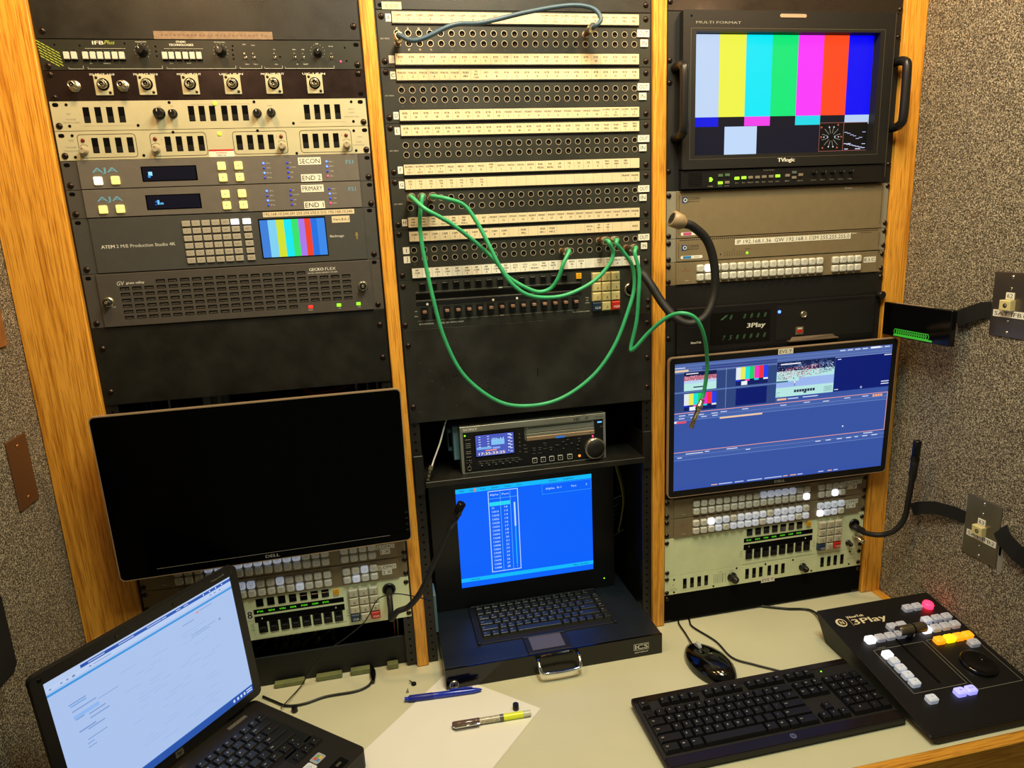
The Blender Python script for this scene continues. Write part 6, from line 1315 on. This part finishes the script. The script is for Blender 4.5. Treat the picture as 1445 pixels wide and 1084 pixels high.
mb = MB().use(CHROME); s_ = Vector((dn.y, -dn.x, 0)); mb.tube([dn*L*.02+s_*.004, dn*L*.04+s_*.009+Vector((0, 0, .002)), dn*L*.34+s_*.0085+Vector((0, 0, .002))], [.0022, .002, .0018], 10, steps=1); link('clip', mb.data('clip'), e)
mb = MB().use(BLKP); mb.X = Matrix.Translation((0, 0, .0001)); R = [[Vector((r_*math.cos(-t), r_*math.sin(-t), h_)) for t in [2*math.pi*i/20 for i in range(20)]] for h_, r_ in ((0, .0058), (.011, .0055), (.0118, .0048))]
mb.ring([[r[-i] for i in range(20)] for r in R]); tag(link('rubber_stopper', mb.data('rubber_stopper'), None, zc(728, 1001, .7508)), 'small black cap standing above the yellow end of the highlighter', 'cap')
mb = MB().use(BLKG); mb.ring([[Vector((r_*math.cos(2*math.pi*i/16), r_*math.sin(2*math.pi*i/16), h_)) for i in range(16)] for h_, r_ in ((0, .0052), (.003, .005), (.0045, .003))]); mb.tube([(-.003, .002, .004), (-.008, .006, .006)], .0013, 8, steps=1); tag(link('thumb_screw', mb.data('thumb_screw'), None, zc(584, 966, .7503)), 'black thumbscrew lying on the desk by the paper corner', 'screw')
mb = MB().use(NICKEL); mb.ring([[Vector((r_*math.cos(2*math.pi*i/14), r_*math.sin(2*math.pi*i/14), h_)) for i in range(14)] for h_, r_ in ((0, .003), (.0015, .0028), (.0025, .0015))]); mb.tube([(0, .001, .001), (.001, .008, .0012)], .001, 8, steps=1); tag(link('loose_screw', mb.data('loose_screw'), None, zc(575, 977, .7503)), 'tiny metal screw on the desk beside the end of the blue pen', 'screw')
def dc(mb, q=[zc(508, 963, .757), zc(527, 962, .757), zc(526, 948, .757), zc(524, 941, .757)]):
    mb.use(BLKG); mb.tube([q[1], q[1]*.4+q[2]*.6, q[2], q[3]], [.003, .006, .006, .003], 12, steps=2)
cable('power_cable', 'black cable on the desk ending in a barrel connector behind the paper', [zc(371, 983, .7535), zc(385, 989, .7535), zc(405, 996, .7535), zc(430, 993, .7535), zc(460, 983, .7535), zc(500, 976, .7535), zc(518, 969, .7535), zc(526, 960, .756)], .0022, BLKP, extra=dc)
cable('cable', 'thin black cable looping from the laptop up across the cream panel to the gooseneck microphone', [zc(396, 1000, .7575), zc(405, 990, .7595), zc(425, 968, .7555), at(436, 950, Y=-.010), at(447, 935, Y=-.012), at(462, 918, Y=-.016), at(488, 900, Y=-.018), at(515, 877, Y=-.02), at(530, 850, Y=-.022), at(540, 842, Y=-.03), at(560, 838, Y=-.055), at(590, 843, Y=-.05), at(608, 848, Y=-.01)], .0011, BLKP)
mb = MB().use(BLKP); mb.ring([[Vector((r_*math.cos(2*math.pi*i/18), r_*math.sin(2*math.pi*i/18), h_)) for i in range(18)] for h_, r_ in ((0, .0058), (.008, .0055), (.0105, .0042))]); tag(link('ferrite_bead', mb.data('ferrite_bead'), None, zc(416, 1004, .7507)), 'black ferrite bead on the desk at the corner of the laptop', 'bead')

# ================================================================ wall plates and straps
def wplate(name, label, X, y0, z0, y1, z1, side, m, thick=.002):
    """single-gang plate on a side wall"""
    e = link(name, None, None, (X, (y0+y1)/2, z0)); e.empty_display_size = .02; tag(e, label, 'wall plate'); s_ = -1 if side == 'r' else 1
    h, wd = z1-z0, abs(y1-y0); rot = math.pi/2*(-1 if side == 'r' else 1)*-1
    # panel frame facing the room: u to the viewer's right
    ang = -math.pi/2 if side == 'r' else math.pi/2
    f = link('plate', None); bpy.data.objects.remove(f)
    mb = MB().use(m); mb.prism(rr(-wd*500, wd*500, -h*1000, 0, 2), 0, thick*1000, .8)
    o = link('plate', mb.data('plate'), e, (0, 0, 0), (0, 0, ang)); return e, o, wd*1000, h*1000
for lab, y0, y1, z0, z1, num, txt_, tilt in (('steel wall plate labelled 62 SAT IFB1, the upper one on the right wall', -.2150, -.2860, 1.383, 1.497, '62', 'SAT IFB1', 0), ('steel wall plate labelled 63 SAT IFB2, the lower one on the right wall', -.2100, -.2850, .950, 1.072, '63', 'SAT IFB2', 0)):
    e, o, wd, h = wplate('wall_plate', lab, RW-.0003, y0, z0, y1, z1, 'r', STEEL)
    for v_ in (8, h-8, 28, h-28):
        mb = MB().use(NICKEL); mb.lathe(0, -v_, [(3.2 if v_ in (8, h-8) else 2.4, 2), (2.6, 3), (1.4, 3.3)], 12); mb.use(VOID); mb.box(-2, 2, -v_-.3, -v_+.3, 3.1, 3.4); link('screw', mb.data('screw'), o)
    c = h/2
    mb = MB().use(IVORY); mb.box(-11, 11, -c-9, -c+9, 2, 13, 1); mb.use(VOID); mb.prism(circ(1, -c, 4, 14), 13, 13.2); mb.use(NICKEL); mb.lathe(1, -c, [(2.6, 13.2), (2, 13.6)], 10); link('jack', mb.data('jack'), o)['label'] = 'ivory jack block'
    mb = MB().use(PAPERW); mb.box(-8, 8, -c-22, -c-10, 2, 3.2); mb.box(-30, 34, -c+10, -c+22, 2, 2.6); q = link('paper_label', mb.data('paper_label'), o)
    mb = MB().use(INK); mb.text(num, 0, -c-16, 7.5, 3.3, w=11); mb.text(txt_, 2, -c+16, 7, 2.7, w=58); link('lettering', mb.data('lettering'), q)
e, o, wd, h = wplate('wall_plate', 'bronze blank wall plate with two screws on the left carpeted wall', LW+.0003, -.0580, 1.329-.113+.0, -.1180, 1.329, 'l', BRONZE, .0025)
for v_ in (14, h-14): mb = MB().use(COPPER); mb.lathe(0, -v_, [(3.2, 2.5), (2.6, 3.4), (1.4, 3.7)], 12); mb.use(VOID); mb.box(-2, 2, -v_-.3, -v_+.3, 3.5, 3.8); link('screw', mb.data('screw'), o)
e, o, wd, h = wplate('wall_plate', 'brown wooden plate at the left picture edge, above the bronze wall plate', LW+.0003, -.0545, 1.470, -.120, 1.540, 'l', mat('brown_wood_plate', '8a5a30', .5, noise=.2, nscale=60), .004)
STRAP = mat('black_webbing', '070707', .95, bump=.3, bscale=500)
def strap(label, pts, wid, X=RW):
    """webbing strip lying off the wall through (y, z, lift) points"""
    o = Vector((X, pts[0][0], pts[0][1])); mb = MB().use(STRAP); R = []
    for i, (y_, z_, l_) in enumerate(pts):
        a = pts[max(0, i-1)]; b = pts[min(len(pts)-1, i+1)]; t = Vector((b[0]-a[0], b[1]-a[1])).normalized(); n = Vector((-t.y, t.x)); c = Vector((y_, z_)); w_ = wid/2
        q = [Vector((X-.0006-l_, *(c+n*w_))), Vector((X-.0026-l_, *(c+n*w_))), Vector((X-.0026-l_, *(c-n*w_))), Vector((X-.0006-l_, *(c-n*w_)))]
        R.append([p-o for p in q])
    mb.ring(R, False); tag(link('strap', mb.data('strap'), None, o), label, 'strap', 'black webbing straps on the right wall')
strap('black webbing strap to the left of the upper steel plate', [(-.148, 1.402, .006), (-.17, 1.413, .008), (-.20, 1.426, .004), (-.2148, 1.428, 0)], .030)
strap('black webbing strap ending left of the lower steel plate', [(-.090, .988, .010), (-.112, 1.002, .014), (-.15, 1.018, .012), (-.19, 1.022, .004), (-.2098, 1.020, 0)], .026)
strap('black webbing strap hanging right of the lower steel plate', [(-.2852, 1.030, .0), (-.300, 1.018, .006), (-.33, 1.006, .010), (-.37, .995, .006)], .036)
mb = MB().use(mat('torn_grey_backing', '8a877e', .8)); mb.wbox(-.0003, -.00005, -.012, 0, .01, .105); mb.wbox(-.0003, -.00005, -.09, -.08, -.010, .07); mb.wbox(-.0003, -.00005, -.085, -.005, .02, .06); tag(link('mounting_bracket', mb.data('mounting_bracket'), None, (RW, -.2065, .958)), 'grey mounting bracket showing behind the lower steel plate', 'bracket')
# dark case at the left edge and pale cap on the wood
mb = MB().use(BLKM); mb.prism([(0, 0), (-22, -10), (-22, 150), (0, 138)], 0, 1) if 0 else None
mb = MB().use(BLKM); A1 = [at(x_, y_, X=LW+.043) for x_, y_ in ((24, 935), (2, 842), (-70, 760), (-70, 1050), (20, 950))]; A0 = [p-Vector((.042, 0, 0)) for p in A1]; o = A0[0].copy()
mb.ring([[p-o for p in A0], [p-o for p in A1]], False); tag(link('equipment_case', mb.data('equipment_case'), None, o), 'black slanted case on the left wall at the picture edge', 'case')
mb = MB().use(mat('pale_cap', 'd8c8a0', .5)); mb.lathe(0, 0, [(14, 0), (14, 3), (11, 6), (4, 7)], 24); tag(link('cable_grommet', mb.data('cable_grommet'), None, (-.0800, -.0065, .9080)), 'pale round cap on the wood behind the laptop lid', 'cap')
